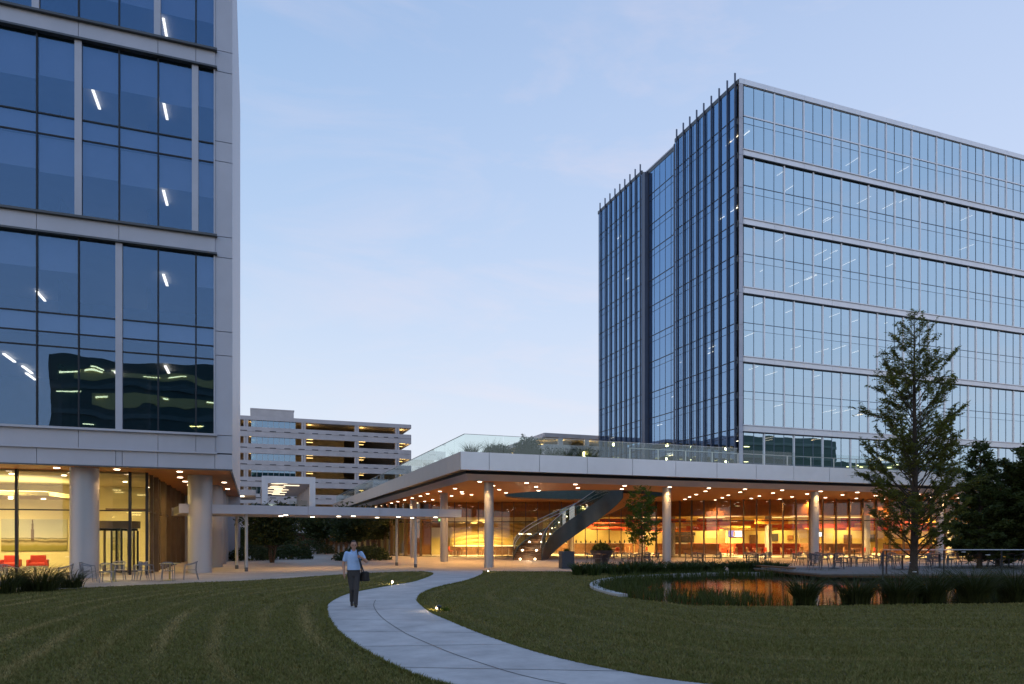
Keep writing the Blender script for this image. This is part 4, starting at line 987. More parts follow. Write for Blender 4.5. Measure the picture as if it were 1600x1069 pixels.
MB().box(4.4, 6.6, 94.62, 94.66, 4.0, 6.6).build('glazed_end', M['glass_clear'], FBR)
# lit low link between the tower and the bridge
LK = thing('lit_entrance_block', 'low distant block with bright ceiling strips between left tower and white footbridge', 'building', (-5, 112, 0))
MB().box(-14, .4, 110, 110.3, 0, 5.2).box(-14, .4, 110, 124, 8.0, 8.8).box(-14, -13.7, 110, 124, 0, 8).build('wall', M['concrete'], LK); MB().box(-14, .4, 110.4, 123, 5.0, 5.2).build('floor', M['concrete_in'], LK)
for x, y in ((-2.2, 111), (-4.6, 111.2), (-3, 115), (-7, 112)):
    MB().box(x - 1, x + 1, y, y + .25, 7.8, 7.95).build('ceiling_light', M['lamp_office'], LK)
lamp('POINT', (-3, 112.5, 7.2), 120, (1, .66, .3), LK, shadow_soft_size=.5)

# ================================================================== OFFICE BLOCKS AND A TREELINE STAND-IN BEHIND THE CAMERA (seen mirrored in the facades)
def block(label, x0, x1, y1, dep, top, seed):
    t = thing('office_block', label, 'office building', ((x0+x1)/2, y1 - dep/2, 0)); r = random.Random(seed)
    MB().box(x0, x1, y1 - dep, y1 - .35, 0, top).build('wall', mat('dark_green_cladding', (.05, .11, .085), .5), t)
    b = MB(); z = 3.8
    while z < top - .8:
        b.box(x0, x1, y1 - .34, y1 - .1, z - .9, z); z += 3.9
    b.build('floor_band', mat('green_grey_band', (.13, .20, .165), .5), t)
    z = 3.8; n = 0; xr = min(x1 - 3, x0 + 30); gl = glow('strip_lamp', (1, .80, .34), 7); gd = glow('lit_office', (.50, .45, .16), .13)
    while z < top - 3:
        MB().box(x0 + r.uniform(2, 8), xr - r.uniform(0, 6), y1 - .345, y1 - .30, z + .9, z + 2.2).build('lit_window', gd, t) if r.random() < .75 else None
        z += 3.9
    z = 3.8
    while z < top - 3.0 and n < 90:
        for k in range(14):
            if r.random() < .62:
                x = r.uniform(x0 + 1, xr); MB().box(x, x + r.uniform(.8, 2.6), y1 - .29, y1 - .2, z + r.choice([1.6, 1.95, 2.3]), z + 2.5 - r.choice([0, 0])).build('lit_strip', gl, t) if False else MB().box(x, x + r.uniform(.8, 2.6), y1 - .29, y1 - .2, z + 1.5 + .4*(k % 3), z + 1.68 + .4*(k % 3)).build('lit_strip', gl, t); n += 1
        z += 3.9
    return t
block('dark green office block with lit strips, mirrored in the lowest left tower windows', -30.5, 24, -60, 20, 31.0, 4)
block('dark office block mirrored in the lowest storey of the right tower', 112, 177, -28, 20, 33.0, 9)
block('lower dark box standing in for the treeline mirrored in the right tower', 178.5, 236, -30, 20, 26.5, 10)  # treeline built as a plain block, added for its dark reflection
# ================================================================== FURNITURE
def make_chair(name, label, m, group):
    t = thing(name, label, 'chair', (0, 0, 0), group)
    b = MB()
    for k in range(7): y = -.19 + .063*k; b.box(-.20 + .004*k, .20 - .004*k, y, y + .045, .435, .452)
    b.tube([(-.21, -.21, .44), (.21, -.21, .44), (.19, .24, .44), (-.19, .24, .44)], .012, 8, True); b.build('seat', m, t)
    loop = [(-.24, -.20, .655), (-.27, -.02, .68), (-.26, .16, .73), (-.16, .28, .80), (0, .31, .815), (.16, .28, .80), (.26, .16, .73), (.27, -.02, .68), (.24, -.20, .655)]
    MB().tube(smooth3(loop), .019, 8).build('arm_rail', m, t, True)
    b = MB()
    for x in (-.14, -.07, 0, .07, .14): b.tube([(x*.9, .23, .45), (x*1.05, .30 - abs(x)*.25, .80 - abs(x)*.05)], .012, 6)
    b.build('backrest', m, t, True)
    for sx_ in (-1, 1):
        MB().tube([(sx_*.25, -.26, 0), (sx_*.23, -.22, .44), (sx_*.242, -.19, .655)], .017, 8).build('leg', m, t, True)
        MB().tube([(sx_*.23, .34, 0), (sx_*.2, .24, .44), (sx_*.2, .26, .77)], .017, 8).build('leg', m, t, True)
    return t
def smooth3(pts, k=4):
    out = []; n = len(pts)
    for i in range(n-1):
        p0, p1, p2, p3 = pts[max(i-1, 0)], pts[i], pts[i+1], pts[min(i+2, n-1)]
        for j in range(k):
            u = j/k; out.append(tuple(.5*((2*p1[a]) + (-p0[a]+p2[a])*u + (2*p0[a]-5*p1[a]+4*p2[a]-p3[a])*u*u + (-p0[a]+3*p1[a]-3*p2[a]+p3[a])*u**3) for a in range(3)))
    return out + [tuple(pts[-1])]
def make_table(name, label, mt, mp_, r, group):
    t = thing(name, label, 'table', (0, 0, 0), group)
    MB().lathe(0, 0, [(r-.02, .715), (r, .722), (r, .738), (r-.01, .745)], 36).build('table_top', mt, t)
    MB().cyl(0, 0, .03, .714, .038, 14).build('pedestal', mp_, t, True)
    MB().lathe(0, 0, [(.26, 0), (.26, .012), (.06, .035), (.04, .06)], 24).build('base', mp_, t); return t
# two lit tables by the left tower, a third partly hidden by the grasses
MT_Y = mat('yellow_table_metal', (.40, .33, .12), .45, .2)
tabA = make_table('cafe_table', 'pale yellow pedestal table in front of the left round column', M['tabletop'], MT_Y, .42, 'cafe tables by the left tower')
tabs = [(-5.62, 34.15), (-3.42, 34.1), (-8.0, 32.3)]
place(tabA, (*tabs[0], .005)); place(copy_tree(tabA), (*tabs[1], .005), 0, 'pale yellow pedestal table nearest the corner column of the left tower'); place(copy_tree(tabA), (*tabs[2], .005), 0, 'pale yellow pedestal table half hidden behind the left grass clump')
chA = make_chair('garden_chair', '', M['chair_pale'], 'aluminium chairs by the left tower')
CH = [(tabs[0], (-.95, .10, -90), 'aluminium armchair on the left of the table before the left round column'), (tabs[0], (.05, .95, 180), 'aluminium armchair behind the table before the left round column'), (tabs[0], (.98, .3, 80), 'aluminium armchair on the right of the table before the left round column'), (tabs[0], (-.05, -.85, 10), 'aluminium armchair on the near side of the table before the left round column'),
      (tabs[1], (-.92, .15, -80), 'aluminium armchair on the left of the table by the corner column'), (tabs[1], (.0, -.72, 15), 'aluminium armchair on the near side of the table by the corner column'), (tabs[1], (.8, .12, 95), 'aluminium armchair on the right of the table by the corner column'), (tabs[2], (.95, .2, 85), 'aluminium armchair right of the table behind the grass clump'), (tabs[2], (-.9, .3, -80), 'aluminium armchair left of the table behind the grass clump')]
first = True
for (tx, ty), (dx, dy, rz), lab in CH:
    c = chA if first else copy_tree(chA); first = False
    # chair front is -y; turn it to face the table
    place(c, (tx + dx, ty + dy, .005), math.atan2(-dx, dy) if False else math.atan2(dy, dx) - math.pi/2, lab)
# tables and chairs along the pond and on the deck
BT = make_table('dining_table', '', M['tablewood'], M['gasket'], .45, 'tables on the pond terrace and deck')
BC = make_chair('dining_chair', '', M['chair_metal'], 'chairs on the pond terrace and deck')
T2 = [(22.0, 42.6), (24.0, 41.4), (25.6, 42.8), (28.8, 40.6), (30.6, 38.3), (33.4, 40.6), (34.4, 36.6), (37.2, 39.2), (28.4, 28.6), (30.6, 26.4), (31.6, 30.6), (34.4, 27.4), (35.0, 31.6), (38.0, 26.2), (38.6, 30.2), (41.6, 27.0)]
r_ = random.Random(21)
order = sorted(range(len(T2)), key=lambda i: (T2[i][0]*RV[0] + T2[i][1]*RV[1])/(T2[i][0]*FV[0] + T2[i][1]*FV[1]))
first = True
DECK = [(24.9, 30.6), (23.75, 24.7), (26.0, 23.5), (31.6, 21.4), (60, 11), (64, 22), (44, 28.5)]
def on_deck(x, y): return bool(inside(np.array([[x, y]]), DECK)[0])
for n, i in enumerate(order):
    x, y = T2[i]; z = .262 if on_deck(x, y) else .005; where = 'on the timber deck' if z > .1 else 'on the terrace behind the pond'
    place(BT if first else copy_tree(BT), (x, y, z), 0, f'brown round dining table {where}, {ORD[n]} from the left')
    for k, side in enumerate(('near', 'right', 'far', 'left')):
        if n not in (0, 1, 2) and r_.random() < .12: continue
        a = rad(-90 + 90*k + r_.uniform(-22, 22)) - YAW; d = r_.uniform(.62, .95)
        cx, cy_ = x + d*math.cos(a), y + d*math.sin(a)
        if on_deck(cx, cy_) != (z > .1): continue
        c = BC if first else copy_tree(BC); first = False
        place(c, (cx, cy_, z), a - math.pi/2 + rad(r_.uniform(-15, 15)), f'grey metal chair on the {side} side of the {ORD[n]} brown table from the left')
# dining room furniture, seen through the glass
RTB = make_table('restaurant_table', '', M['tan'], M['gasket'], .42, 'tables inside the cafe')
def make_room_chair(m):
    t = thing('restaurant_chair', '', 'chair', (0, 0, 0), 'chairs inside the cafe')
    MB().box(-.22, .22, -.22, .22, .42, .47).build('seat', m, t, bevel=.015); MB().box(-.21, .21, .19, .23, .50, .88).build('backrest', m, t, bevel=.015)
    for sx_ in (-1, 1):
        MB().tube([(sx_*.2, -.2, 0), (sx_*.19, -.19, .42)], .015, 6).build('leg', M['alu'], t); MB().tube([(sx_*.2, .23, 0), (sx_*.19, .205, .86)], .015, 6).build('leg', M['alu'], t)
    return t
RCH = {'red': make_room_chair(M['red']), 'tan': make_room_chair(M['tan'])}; used = set(); firstt = True
rows = [(-5.5, 71.6), (-2.6, 71.4), (.6, 71.8), (3.4, 71.6), (10.5, 71), (13, 72.5), (20.5, 67), (23.4, 67.4), (26.4, 66.6), (29.3, 67), (32.2, 66.2), (35.2, 66.6), (38.2, 65.6), (22, 72), (26, 73), (30.5, 72), (35, 72)]
rows.sort(key=lambda p: p[0]/p[1])
for n, (l, d) in enumerate(rows):
    q = LD(l, d); place(RTB if firstt else copy_tree(RTB), (*q, .012), 0, f'tan round table inside the cafe glass, {ORD[n]} from the left'); firstt = False
    for k, side in enumerate(('left', 'right', 'near')):
        if k == 2 and n % 2: continue
        colr = 'red' if (n + k) % 3 == 0 else 'tan'
        a = [math.pi, 0, -math.pi/2][k] - YAW + rad(r_.uniform(-15, 15)); c = (q[0] + .72*math.cos(a), q[1] + .72*math.sin(a))
        o = RCH[colr] if colr not in used else copy_tree(RCH[colr]); used.add(colr)
        place(o, (*c, .012), a - math.pi/2, f'{colr} chair {"in front of" if side == "near" else side + " of"} the {ORD[n]} table from the left inside the cafe')
# wall screens, exit sign, jars on the servery, planters
def screen(lab, l, d, w, z, cols):
    q = LD(l, d); t = thing('wall_screen', lab, 'screen', (*q, z))
    MB().ldbox(l - w/2 - .06, l + w/2 + .06, d - .03, d + .05, z, z + w*.62 + .1).build('case', M['gasket'], t)
    MB().ldbox(l - w/2, l - w*.05, d - .042, d - .033, z + .05, z + w*.62 + .05).build('display', glow('screen_blue', cols[0], 1.6), t)
    MB().ldbox(l - w*.05, l + w/2, d - .042, d - .033, z + .05, z + w*.62 + .05).build('display', glow('screen_white', cols[1], 2.2), t)
    MB().ldbox(l - w*.16, l + w*.02, d - .05, d - .043, z + .12, z + w*.42).build('display', glow('screen_figure', cols[2], 1.0), t)
screen('large wall screen with a blue and white picture on the yellow cafe wall', 26.0, 82.0, 1.55, 1.85, [(.06, .08, .35), (.75, .78, .85), (.5, .22, .18)])
MB_ = MB().ldbox(24.9, 27.1, 82.06, 82.3, .01, 4.2).build('screen_wall', M['wallyellow'], PV)
screen('small bright wall screen right of a pavilion column deep in the cafe', 36.2, 83.0, .8, 1.9, [(.75, .8, .85), (.8, .84, .88), (.6, .7, .8)])
MB().ldbox(35.6, 36.8, 83.06, 83.2, .01, 4.2).build('screen_wall', M['wallyellow'], PV)
q = LD(-6.9, 67.9 + .5); es = thing('exit_sign', 'small green glowing exit sign hung behind the cafe glass', 'exit sign', (*q, 3.4))
MB().ldbox(-7.15, -6.6, 68.38, 68.44, 3.42, 3.66).build('panel', glow('exit_green', (.10, .55, .08), 1.6), es)
def text_mesh(s, size, loc, rz, m, parent, name='lettering'):
    cu = bpy.data.curves.new('t', 'FONT'); cu.body = s; cu.size = size; cu.align_x = 'CENTER'; cu.extrude = .003
    o = bpy.data.objects.new('t', cu); COL.objects.link(o); o.rotation_euler = (rad(90), 0, rz); o.location = loc
    bpy.context.view_layer.update(); me = bpy.data.meshes.new_from_object(o.evaluated_get(bpy.context.evaluated_depsgraph_get())); me.transform(o.matrix_world)
    bpy.data.objects.remove(o)
    b = Vector(BASE[parent.name]); me.transform(Matrix.Translation(-b)); return link(name, me, m, parent, False, b)
qq = LD(-6.875, 68.37); text_mesh('EXIT', .2, (qq[0], qq[1], 3.47), -YAW, glow('exit_white', (.85, .95, .8), 2.5), es)
for k in range(14):
    l = 6.3 + .56*k; q = LD(l, 81.4); h = .16 + .2*((k*7) % 5)/5
    o = MB().lathe(0, 0, [(.05, 0), (.09, .04), (.10, h*.6), (.04, h), (.045, h + .06)], 12).build('serving_jar', M['gasket'], None, True, (0, 0, 0)); o.location = (*q, 1.212)
    tag(o, f'dark jar on the white servery counter inside the cafe, {ORD[k]} from the left', 'jar', 'jars on the cafe servery')
PX = thing('planter_box', 'dark slate cube planter with low green plant standing alone on the plaza', 'planter', (17.7, 38.6, .005), None)
b = MB(); PXc = (17.7, 38.6)
b.obox((PXc[0], PXc[1], .52), (.78, .78, 1.03), -rad(9)); b.build('box', M['planter'], PX, bevel=.02)
MB().obox((PXc[0], PXc[1], 1.0), (.70, .70, .08), -rad(9)).build('soil', M['bark'], PX)
# ================================================================== PLANTS
def blades(n, spread, hmin, hmax, w, lean, seed, seg=4, base=.3):
    r = np.random.default_rng(seed); V = []; Fc = []
    for i in range(n):
        a = r.random()*6.283; rr = spread*base*math.sqrt(r.random()); x0, y0 = rr*math.cos(a + r.normal()*.5), rr*math.sin(a + r.normal()*.5)
        h = r.uniform(hmin, hmax); L = lean*h*r.uniform(.25, 1.25); tw = r.random()*6.283; tx, ty = math.cos(tw), math.sin(tw); o = len(V)
        for s in range(seg + 1):
            u = s/seg; ww = w*(1 - u**1.8)*.5 + .0008; out = L*u**1.9; z = h*(u - .22*(lean)*u**3)
            cx, cy_ = x0 + math.cos(a)*out, y0 + math.sin(a)*out
            V += [(cx - tx*ww, cy_ - ty*ww, z), (cx + tx*ww, cy_ + ty*ww, z)]
        Fc += [(o+2*s, o+2*s+1, o+2*s+3, o+2*s+2) for s in range(seg)]
    return np.array(V), np.array(Fc)
def clump(name, label, cat, loc, n, spread, h0, h1, w, lean, m, seed, group=None, flowers=0):
    V, Fc = blades(n, spread, h0, h1, w, lean, seed); t = thing(name, label, cat, loc, group)
    o = arr('foliage', V + np.array(loc), Fc, m, t)
    if flowers:
        r = random.Random(seed); b = MB()
        for k in range(flowers):
            a = r.uniform(0, 6.28); q = (loc[0] + spread*.5*math.cos(a), loc[1] + spread*.5*math.sin(a), loc[2] + h1*r.uniform(.7, .95)); 
            for j in range(5): b.obox((q[0] + .03*math.cos(j*1.26), q[1] + .03*math.sin(j*1.26), q[2]), (.05, .03, .008), j*1.26, .3)
        b.build('flower', M['white'], t)
    return t
clump('ornamental_grass', 'broad dark green grass clump at the left edge of the lawn', 'ornamental grass', (-7.95, 28.1, 0), 700, 2.0, .45, 1.28, .017, 1.0, M['leaf_grass'], 1, 'grass clumps by the left tables')
clump('ornamental_grass', 'tall grass clump with white flowers left of the left round column', 'ornamental grass', (-7.05, 28.9, 0), 700, 1.9, .45, 1.28, .017, 1.0, M['leaf_grass'], 2, 'grass clumps by the left tables', 3)
clump('ornamental_grass', 'smaller spiky grass clump nearest the left round column', 'ornamental grass', (-6.35, 30.3, 0), 420, 1.1, .35, 1.02, .015, 1.05, M['leaf_grass'], 3, 'grass clumps by the left tables')
names_r = ['lone spiky grass clump at the pond edge against the orange reflection', 'grass clump just left of the tall cypress trunk', 'grass clump with a white flower in front of the tall cypress trunk', 'grass clump just right of the tall cypress trunk', 'tall grass clump below the deck railing', 'large grass clump near the right edge below the railing', 'grass clump at the right edge of the lawn']
for k, (x, y, h) in enumerate([(14.7, 15.9, .95), (16.2, 15.5, .9), (17.3, 15.1, 1.0), (18.5, 15.0, 1.15), (19.7, 14.6, 1.25), (21.0, 14.3, 1.2), (22.4, 14.0, 1.2)]):
    clump('ornamental_grass', names_r[k], 'ornamental grass', (x, y, 0), 520, 1.05 if k else .8, 0.45*h, h*1.22, .020, .95, M['leaf_grass'], 20 + k, 'grass clumps along the pond bank', 2 if k in (2, 4) else 0)
# strap-leaved border plants behind the pond
r_ = random.Random(8)
V, Fc = blades(75, .5, .42, .72, .055, .95, 50, 4, .4)
BPm = []
for sd in (50, 51, 52):
    V, Fc = blades(85, .5, .40, .70, .055, .95, sd, 4, .4); t = thing('border_plant', '', 'plant', (0, 0, 0), 'strap leaved plants bordering the pond'); arr('foliage', V, Fc, M['leaf_border'], t); BPm.append(t)
spots = []
for k in range(17): u = k/16; spots += [(15.3 + 11.6*u, 32.6 - 1.6*u + .9*math.sin(u*3.0) - (1.0 if k == 0 else 0)), (15.9 + 11.2*u, 31.0 - .2*u + .7*math.sin(u*3.0))]
spots = [(x + r_.uniform(-.2, .2), y + r_.uniform(-.15, .15)) for x, y in spots]
front = sorted(spots[1::2], key=lambda p: (p[0]*RV[0]+p[1]*RV[1])/(p[0]*FV[0]+p[1]*FV[1])); back = sorted(spots[0::2], key=lambda p: (p[0]*RV[0]+p[1]*RV[1])/(p[0]*FV[0]+p[1]*FV[1]))
n = 0
for nm, lst in (('front', front), ('back', back)):
    for k, (x, y) in enumerate(lst):
        t = BPm[n] if n < 3 else copy_tree(BPm[n % 3]); n += 1
        place(t, (x, y, 0), r_.uniform(0, 6), f'dark strap leaved plant in the {nm} row behind the pond, {ORD[k]} from the left', r_.uniform(1.12, 1.4))
# reeds in the shallow near end of the pond
def reeds():
    V, Fc = [], []; r = np.random.default_rng(4); o = 0
    N_ = 2600; X = r.uniform(10.8, 27, N_); Y = r.uniform(14.8, 30.2, N_); P = np.stack([X, Y], 1); ok = inside(P, POND)
    PC_ = np.array(POND_C); 
    for p in P[ok]:
        d = np.sqrt(((PC_ - p)**2).sum(1)).min(); front_ = p[1] < 15.4 + 2.0*max(0, 1 - (p[0]-12)/2.5)
        lim = 2.6 if p[0] < 16.5 else 1.9
        if d > lim and not (p[0] < 15.2 and p[1] < 20.5 and r.random() < .9) and not (p[1] < 16.1 and r.random() < .30): continue
        if p[0] > 13.4 and p[1] < 18 and r.random() < .55: continue
        v, f = blades(7, .25, .16, .42 if d < lim else .30, .022, .45, int(r.integers(1e9)), 3, 1)
        V.append(v + np.array([p[0], p[1], .0])); Fc.append(f + o); o += len(v)
    return arr('pond_reeds', np.concatenate(V), np.concatenate(Fc), M['leaf_reed'])
tag(reeds(), 'low reeds and sedge growing in the shallow near end of the pond', 'reeds', kind='stuff')
# terrace planting
tl = ['left', 'second', 'third']
for k in range(9):
    x = 11.9 + 1.0*k + (.3 if k % 2 else 0)
    clump('roof_grass', f'wispy grass tuft behind the terrace front glass, {ORD[k]} from the left', 'ornamental grass', (x, 39.15 + .25*(k % 3), 6.60), 300, 1.1, .45, 1.0 + .35*((k*5) % 3)/2, .014, .9, M['leaf_court'], 70 + k, 'grass tufts on the roof terrace')
for k in range(12):
    clump('roof_grass', f'wispy grass tuft behind the terrace side glass, {ORD[k]} from the front', 'ornamental grass', (11.95 + .2*(k % 2), 42.5 + 3.4*k, 6.60), 200, .9, .3, 1.0 - .2*(k % 3)/2, .013, .8, M['leaf_court'], 90 + k, 'grass tufts on the roof terrace')
# ------------------------------------------------------------------ trees
def leaf_cards(C, size, r, flat=.5, long=1.8):
    n = len(C); a = r.normal(size=(n, 3)); a[:, 2] *= flat; a /= np.linalg.norm(a, axis=1)[:, None]
    b = r.normal(size=(n, 3)); b -= (a*b).sum(1)[:, None]*a; b /= np.linalg.norm(b, axis=1)[:, None]
    s = size*(.55 + .9*r.random(n))[:, None]
    V = np.stack([C - a*s*long*.5, C + b*s*.33, C + a*s*long*.5, C - b*s*.33], 1); return V.reshape(-1, 3), np.arange(4*n).reshape(n, 4)
def tree(name, label, loc, H, r0, prof, nb, up, leafn, lsize, lm, seed, h0=.1, twigs=8, group=None, droop=0, bark='bark', cut=1.0, lean=(0, 0), clearing=None):
    r = np.random.default_rng(seed); t = thing(name, label, 'tree', loc, group); L0 = np.array(loc, float)
    def axis(z): u = z/H; return np.array([lean[0]*u*u + .05*math.sin(u*7), lean[1]*u*u + .05*math.cos(u*5), z])
    tb_ = MB(); k = 16
    tb_.tube([L0 + axis(H*i/k) for i in range(k+1)], [max(.008, r0*(1 - i/k)**.85 + (r0*.5 if i == 0 else 0)) for i in range(k+1)], 10)
    Cs = []
    for i in range(nb):
        u = h0 + (.985 - h0)*((i + r.random()*.8)/nb)**.92; z = u*H; az = i*2.39996 + r.normal()*.35
        L = prof(u)*r.uniform(.68, 1.04); el = up*(.72 + .38*u) + r.normal()*.10; rb = r0*(1-u)**.8*.22 + .005
        p = axis(z); d = np.array([math.cos(az)*math.cos(el), math.sin(az)*math.cos(el), math.sin(el)]); pts = [p]; m = 6
        for s in range(m):
            d = d + r.normal(size=3)*.07 + np.array([0, 0, (.05 - droop)]); d /= np.linalg.norm(d); pts.append(pts[-1] + d*L/m)
        tb_.tube([L0 + q for q in pts], [rb*(1 - .8*j/m) for j in range(m+1)], 5)
        nt_ = max(3, int(twigs*L/1.5))
        for s in range(nt_):
            v = .30 + .70*r.random()**.7; j = min(m-1, int(v*m)); q = pts[j] + (pts[j+1]-pts[j])*(v*m - j)
            td = pts[j+1]-pts[j]; td /= np.linalg.norm(td); sd_ = np.cross(td, [0, 0, 1.0]); sd_ /= max(1e-6, np.linalg.norm(sd_))
            td = td*.75 + sd_*r.choice([-1, 1])*r.uniform(.4, 1.0) + np.array([0, 0, r.normal()*.25 - droop]); td /= np.linalg.norm(td)
            tl_ = (.28 + .22*L)*r.uniform(.5, 1.1)*(1.1 - .5*v); e = q + td*tl_
            tb_.tube([L0 + q, L0 + e], [rb*.3 + .003, .002], 3)
            nl = int(leafn*tl_*r.uniform(.2, 1.6)*(1.9 - 1.15*u)); w = r.random(nl)[:, None]
            Cs.append(q + (e-q)*w + r.normal(size=(nl, 3))*lsize*np.array([.8, .8, .5]))
    tb_.build('trunk', M[bark], t, True)
    C = np.concatenate(Cs) + L0
    V, Fc = leaf_cards(C, lsize, r, .5, 2.6 if lsize < .06 else 1.8); arr('crown', V, Fc, lm, t); return t
def cy_prof(u): return min(3.6*(1 - u)**.42*min(1, (u+.10)/.30), (1-u)*6.5 + .22)*(1 + .16*math.sin(u*23))
tree('bald_cypress', 'tall slender bald cypress with feathery open crown by the pond', (26.4, 22.2, 0), 11.5, .165, cy_prof, 140, .74, 40, .052, M['leaf_cypress'], 5, .07, 12)
def cone(R): return lambda u: R*(1-u)**.75*min(1, (u+.05)/.15) + .1
def D_(l, d, z=0): return (*LD(l, d), z)
tree('dark_cypress', 'dark dense conical tree right of the tall cypress', D_(24.6, 37), 7.0, .14, cone(2.1), 100, .5, 60, .10, M['leaf_dark'], 6, .05, 18)
tree('dark_cypress', 'dark rounded tree cut by the right edge of the photo', D_(27.6, 36.3), 6.9, .15, lambda u: 2.6*math.sin(math.pi*min(1, u*.92 + .1))**.6, 110, .38, 58, .125, M['leaf_dark'], 7, .05, 18)
tree('dark_cypress', 'low dark tree filling the gap between the two dark conical trees', D_(27.6, 40), 5.2, .12, cone(2.4), 90, .42, 55, .115, M['leaf_dark'], 8, .04, 16)
tree('young_tree', 'slim young tree with light green leaves in the plant border', (19.3, 32.6, 0), 4.55, .05, lambda u: 1.15*math.sin(math.pi*min(1, max(0, (u-.12)/.88*.86 + .14)))**.7, 46, .5, 38, .09, M['leaf_small'], 9, .27, 12)
def multi(name, label, loc, H, R, stems, seed, lm, group=None, ls=.16, leafn=1):
    r = np.random.default_rng(seed); t = thing(name, label, 'tree', loc, group); L0 = np.array(loc, float); tb_ = MB(); Cs = []
    for k in range(stems):
        a = 6.283*k/stems + r.normal()*.3; rr = R*r.uniform(.25, .6); pts = [L0 + np.array([.12*math.cos(a), .12*math.sin(a), 0])]
        for s in range(1, 6): u = s/5; pts.append(L0 + np.array([math.cos(a)*(.12 + rr*u**1.5), math.sin(a)*(.12 + rr*u**1.5), H*.8*u]) + r.normal(size=3)*.05)
        tb_.tube(pts, [.06*(1 - .14*s) for s in range(6)], 6)
        for s in range(16):
            q = pts[r.integers(2, 6)]; d = r.normal(size=3); d[2] = abs(d[2])*.6; d /= np.linalg.norm(d); e = q + d*R*r.uniform(.25, .6); tb_.tube([q, e], [.018, .005], 4)
            n = int(150*leafn); Cs.append(q + (e-q)*(.3 + .8*r.random(n)[:, None]) + r.normal(size=(n, 3))*R*.13)
    tb_.build('trunk', M['bark_pale'], t, True); C = np.concatenate(Cs); C = C[C[:, 2] > H*.38]
    V, Fc = leaf_cards(C, ls, r); arr('crown', V, Fc, lm, t); return t
multi('courtyard_tree', 'multi stemmed tree with a dark bushy crown beneath the walkway canopy', (1.3, 54.6, 0), 3.6, 2.6, 6, 31, M['leaf_court'])
multi('courtyard_tree', 'dark bushy tree behind the walking man', (7.9, 62.5, 0), 4.0, 2.7, 5, 32, M['leaf_court'], None, .17)
multi('courtyard_tree', 'dark bushy tree behind the pavilion side columns', (11.3, 72, 0), 4.4, 2.6, 5, 33, M['leaf_court'], None, .17)
multi('courtyard_tree', 'distant bushy tree between the two near courtyard trees', (6.9, 82, 0), 4.7, 2.6, 5, 34, M['leaf_court'], None, .2)
def shrub(name, label, cat, loc, rx, ry, h, n, lm, seed, ls=.11, group=None):
    r = np.random.default_rng(seed); t = thing(name, label, cat, loc, group); d = r.normal(size=(n, 3)); d /= np.linalg.norm(d, axis=1)[:, None]; d[:, 2] = abs(d[:, 2])
    rad_ = (.55 + .5*r.random(n)**.5)[:, None]; lump = 1 + .18*np.sin(d[:, 0]*7 + seed)*np.cos(d[:, 1]*6) ; C = d*rad_*lump[:, None]*np.array([rx, ry, h])*.92 + np.array([0, 0, .05])
    V, Fc = leaf_cards(C + np.array(loc), ls, r, 1.0, 1.7); arr('foliage', V, Fc, lm, t)
    MB().tube([loc, (loc[0], loc[1], loc[2] + h*.55)], [.05, .02], 6).build('stem', M['bark'], t); return t
sh = [(-.1, 60.5, 1.9, 1.5, 1.25, 'left part of the planting bed under the canopy tree'), (3.0, 62.5, 2.0, 1.5, 1.1, 'planting bed right behind the canopy tree'), (8.3, 57.5, 2.4, 1.4, 1.0, 'planting bed just left of the walking man'), (5.8, 80, 3.0, 1.8, 1.6, 'courtyard centre in front of the bridge pier'), (10.2, 66, 1.8, 2.0, 1.1, 'foot of the tree behind the walking man'), (2.2, 72, 2.4, 1.4, 1.3, 'middle distance behind the canopy tree')]
for k, (x, y, a, b_, h, w) in enumerate(sh): shrub('courtyard_shrub', f'low dark shrub in the {w}', 'shrub', (x, y, 0), a, b_, h, 3200, M['leaf_court'], 40 + k, .12, 'courtyard shrubs')
hd = MB(); hg = thing('hedge', 'tall dark clipped hedge closing the far end of the arcade', 'hedge', (-2, 100, 0)); r = np.random.default_rng(3)
n = 16000; C = np.stack([r.uniform(-7, 3.2, n), 98 + r.uniform(-.5, .5, n)*(1 + .4*r.normal(size=n)), r.uniform(0, 3.1, n)], 1); V, Fc = leaf_cards(C, .2, r, 1, 1.6); arr('foliage', V, Fc, M['leaf_dark'], hg)
for k in range(7): hd.tube([(-6.5 + 1.5*k, 98, 0), (-6.5 + 1.5*k, 98, 2.6)], .05, 6)
hd.build('stem', M['bark'], hg)
gw = MB().box(-7, 4, 96.6, 96.9, 0, .5).build('low_wall', M['stone']); tag(gw, 'low pale wall in front of the far hedge', 'wall')
shrub('roof_shrub', 'dark bushy shrub on the roof terrace below the far garage', 'shrub', (16.6, 42.2, 6.6), 1.15, .9, 1.75, 3200, M['leaf_court'], 60, .1)
shrub('roof_shrub', 'low dark shrub on the roof terrace near its front corner', 'shrub', (14.2, 41.0, 6.6), 1.3, .8, .95, 2000, M['leaf_court'], 61, .09)
lp = [(19.15, 39.1)]
tlp = thing('terrace_lamp', 'small glowing bollard lamp on the roof terrace planting', 'lamp', (19.2, 39.3, 6.6))
MB().cyl(19.2, 39.3, 6.6, 6.72, .05, 10).build('stem', M['alu'], tlp); MB().cyl(19.2, 39.3, 6.721, 7.15, .075, 12).build('lantern', glow('lantern', (1, .82, .5), 7), tlp); lamp('POINT', (19.2, 39.0, 7.0), 22, (1, .7, .35), tlp, shadow_soft_size=.1)
bp = (22.45, 43.2); BP = thing('planter_bowl', 'wide low bowl planter with a clipped dark shrub behind the terrace chairs', 'planter', (*bp, .005))
MB().lathe(bp[0], bp[1], [(.40, .005), (.5, .35), (.78, .88), (.84, .98), (.78, .98), (.72, .9)], 36).build('bowl', M['planter'], BP, True)
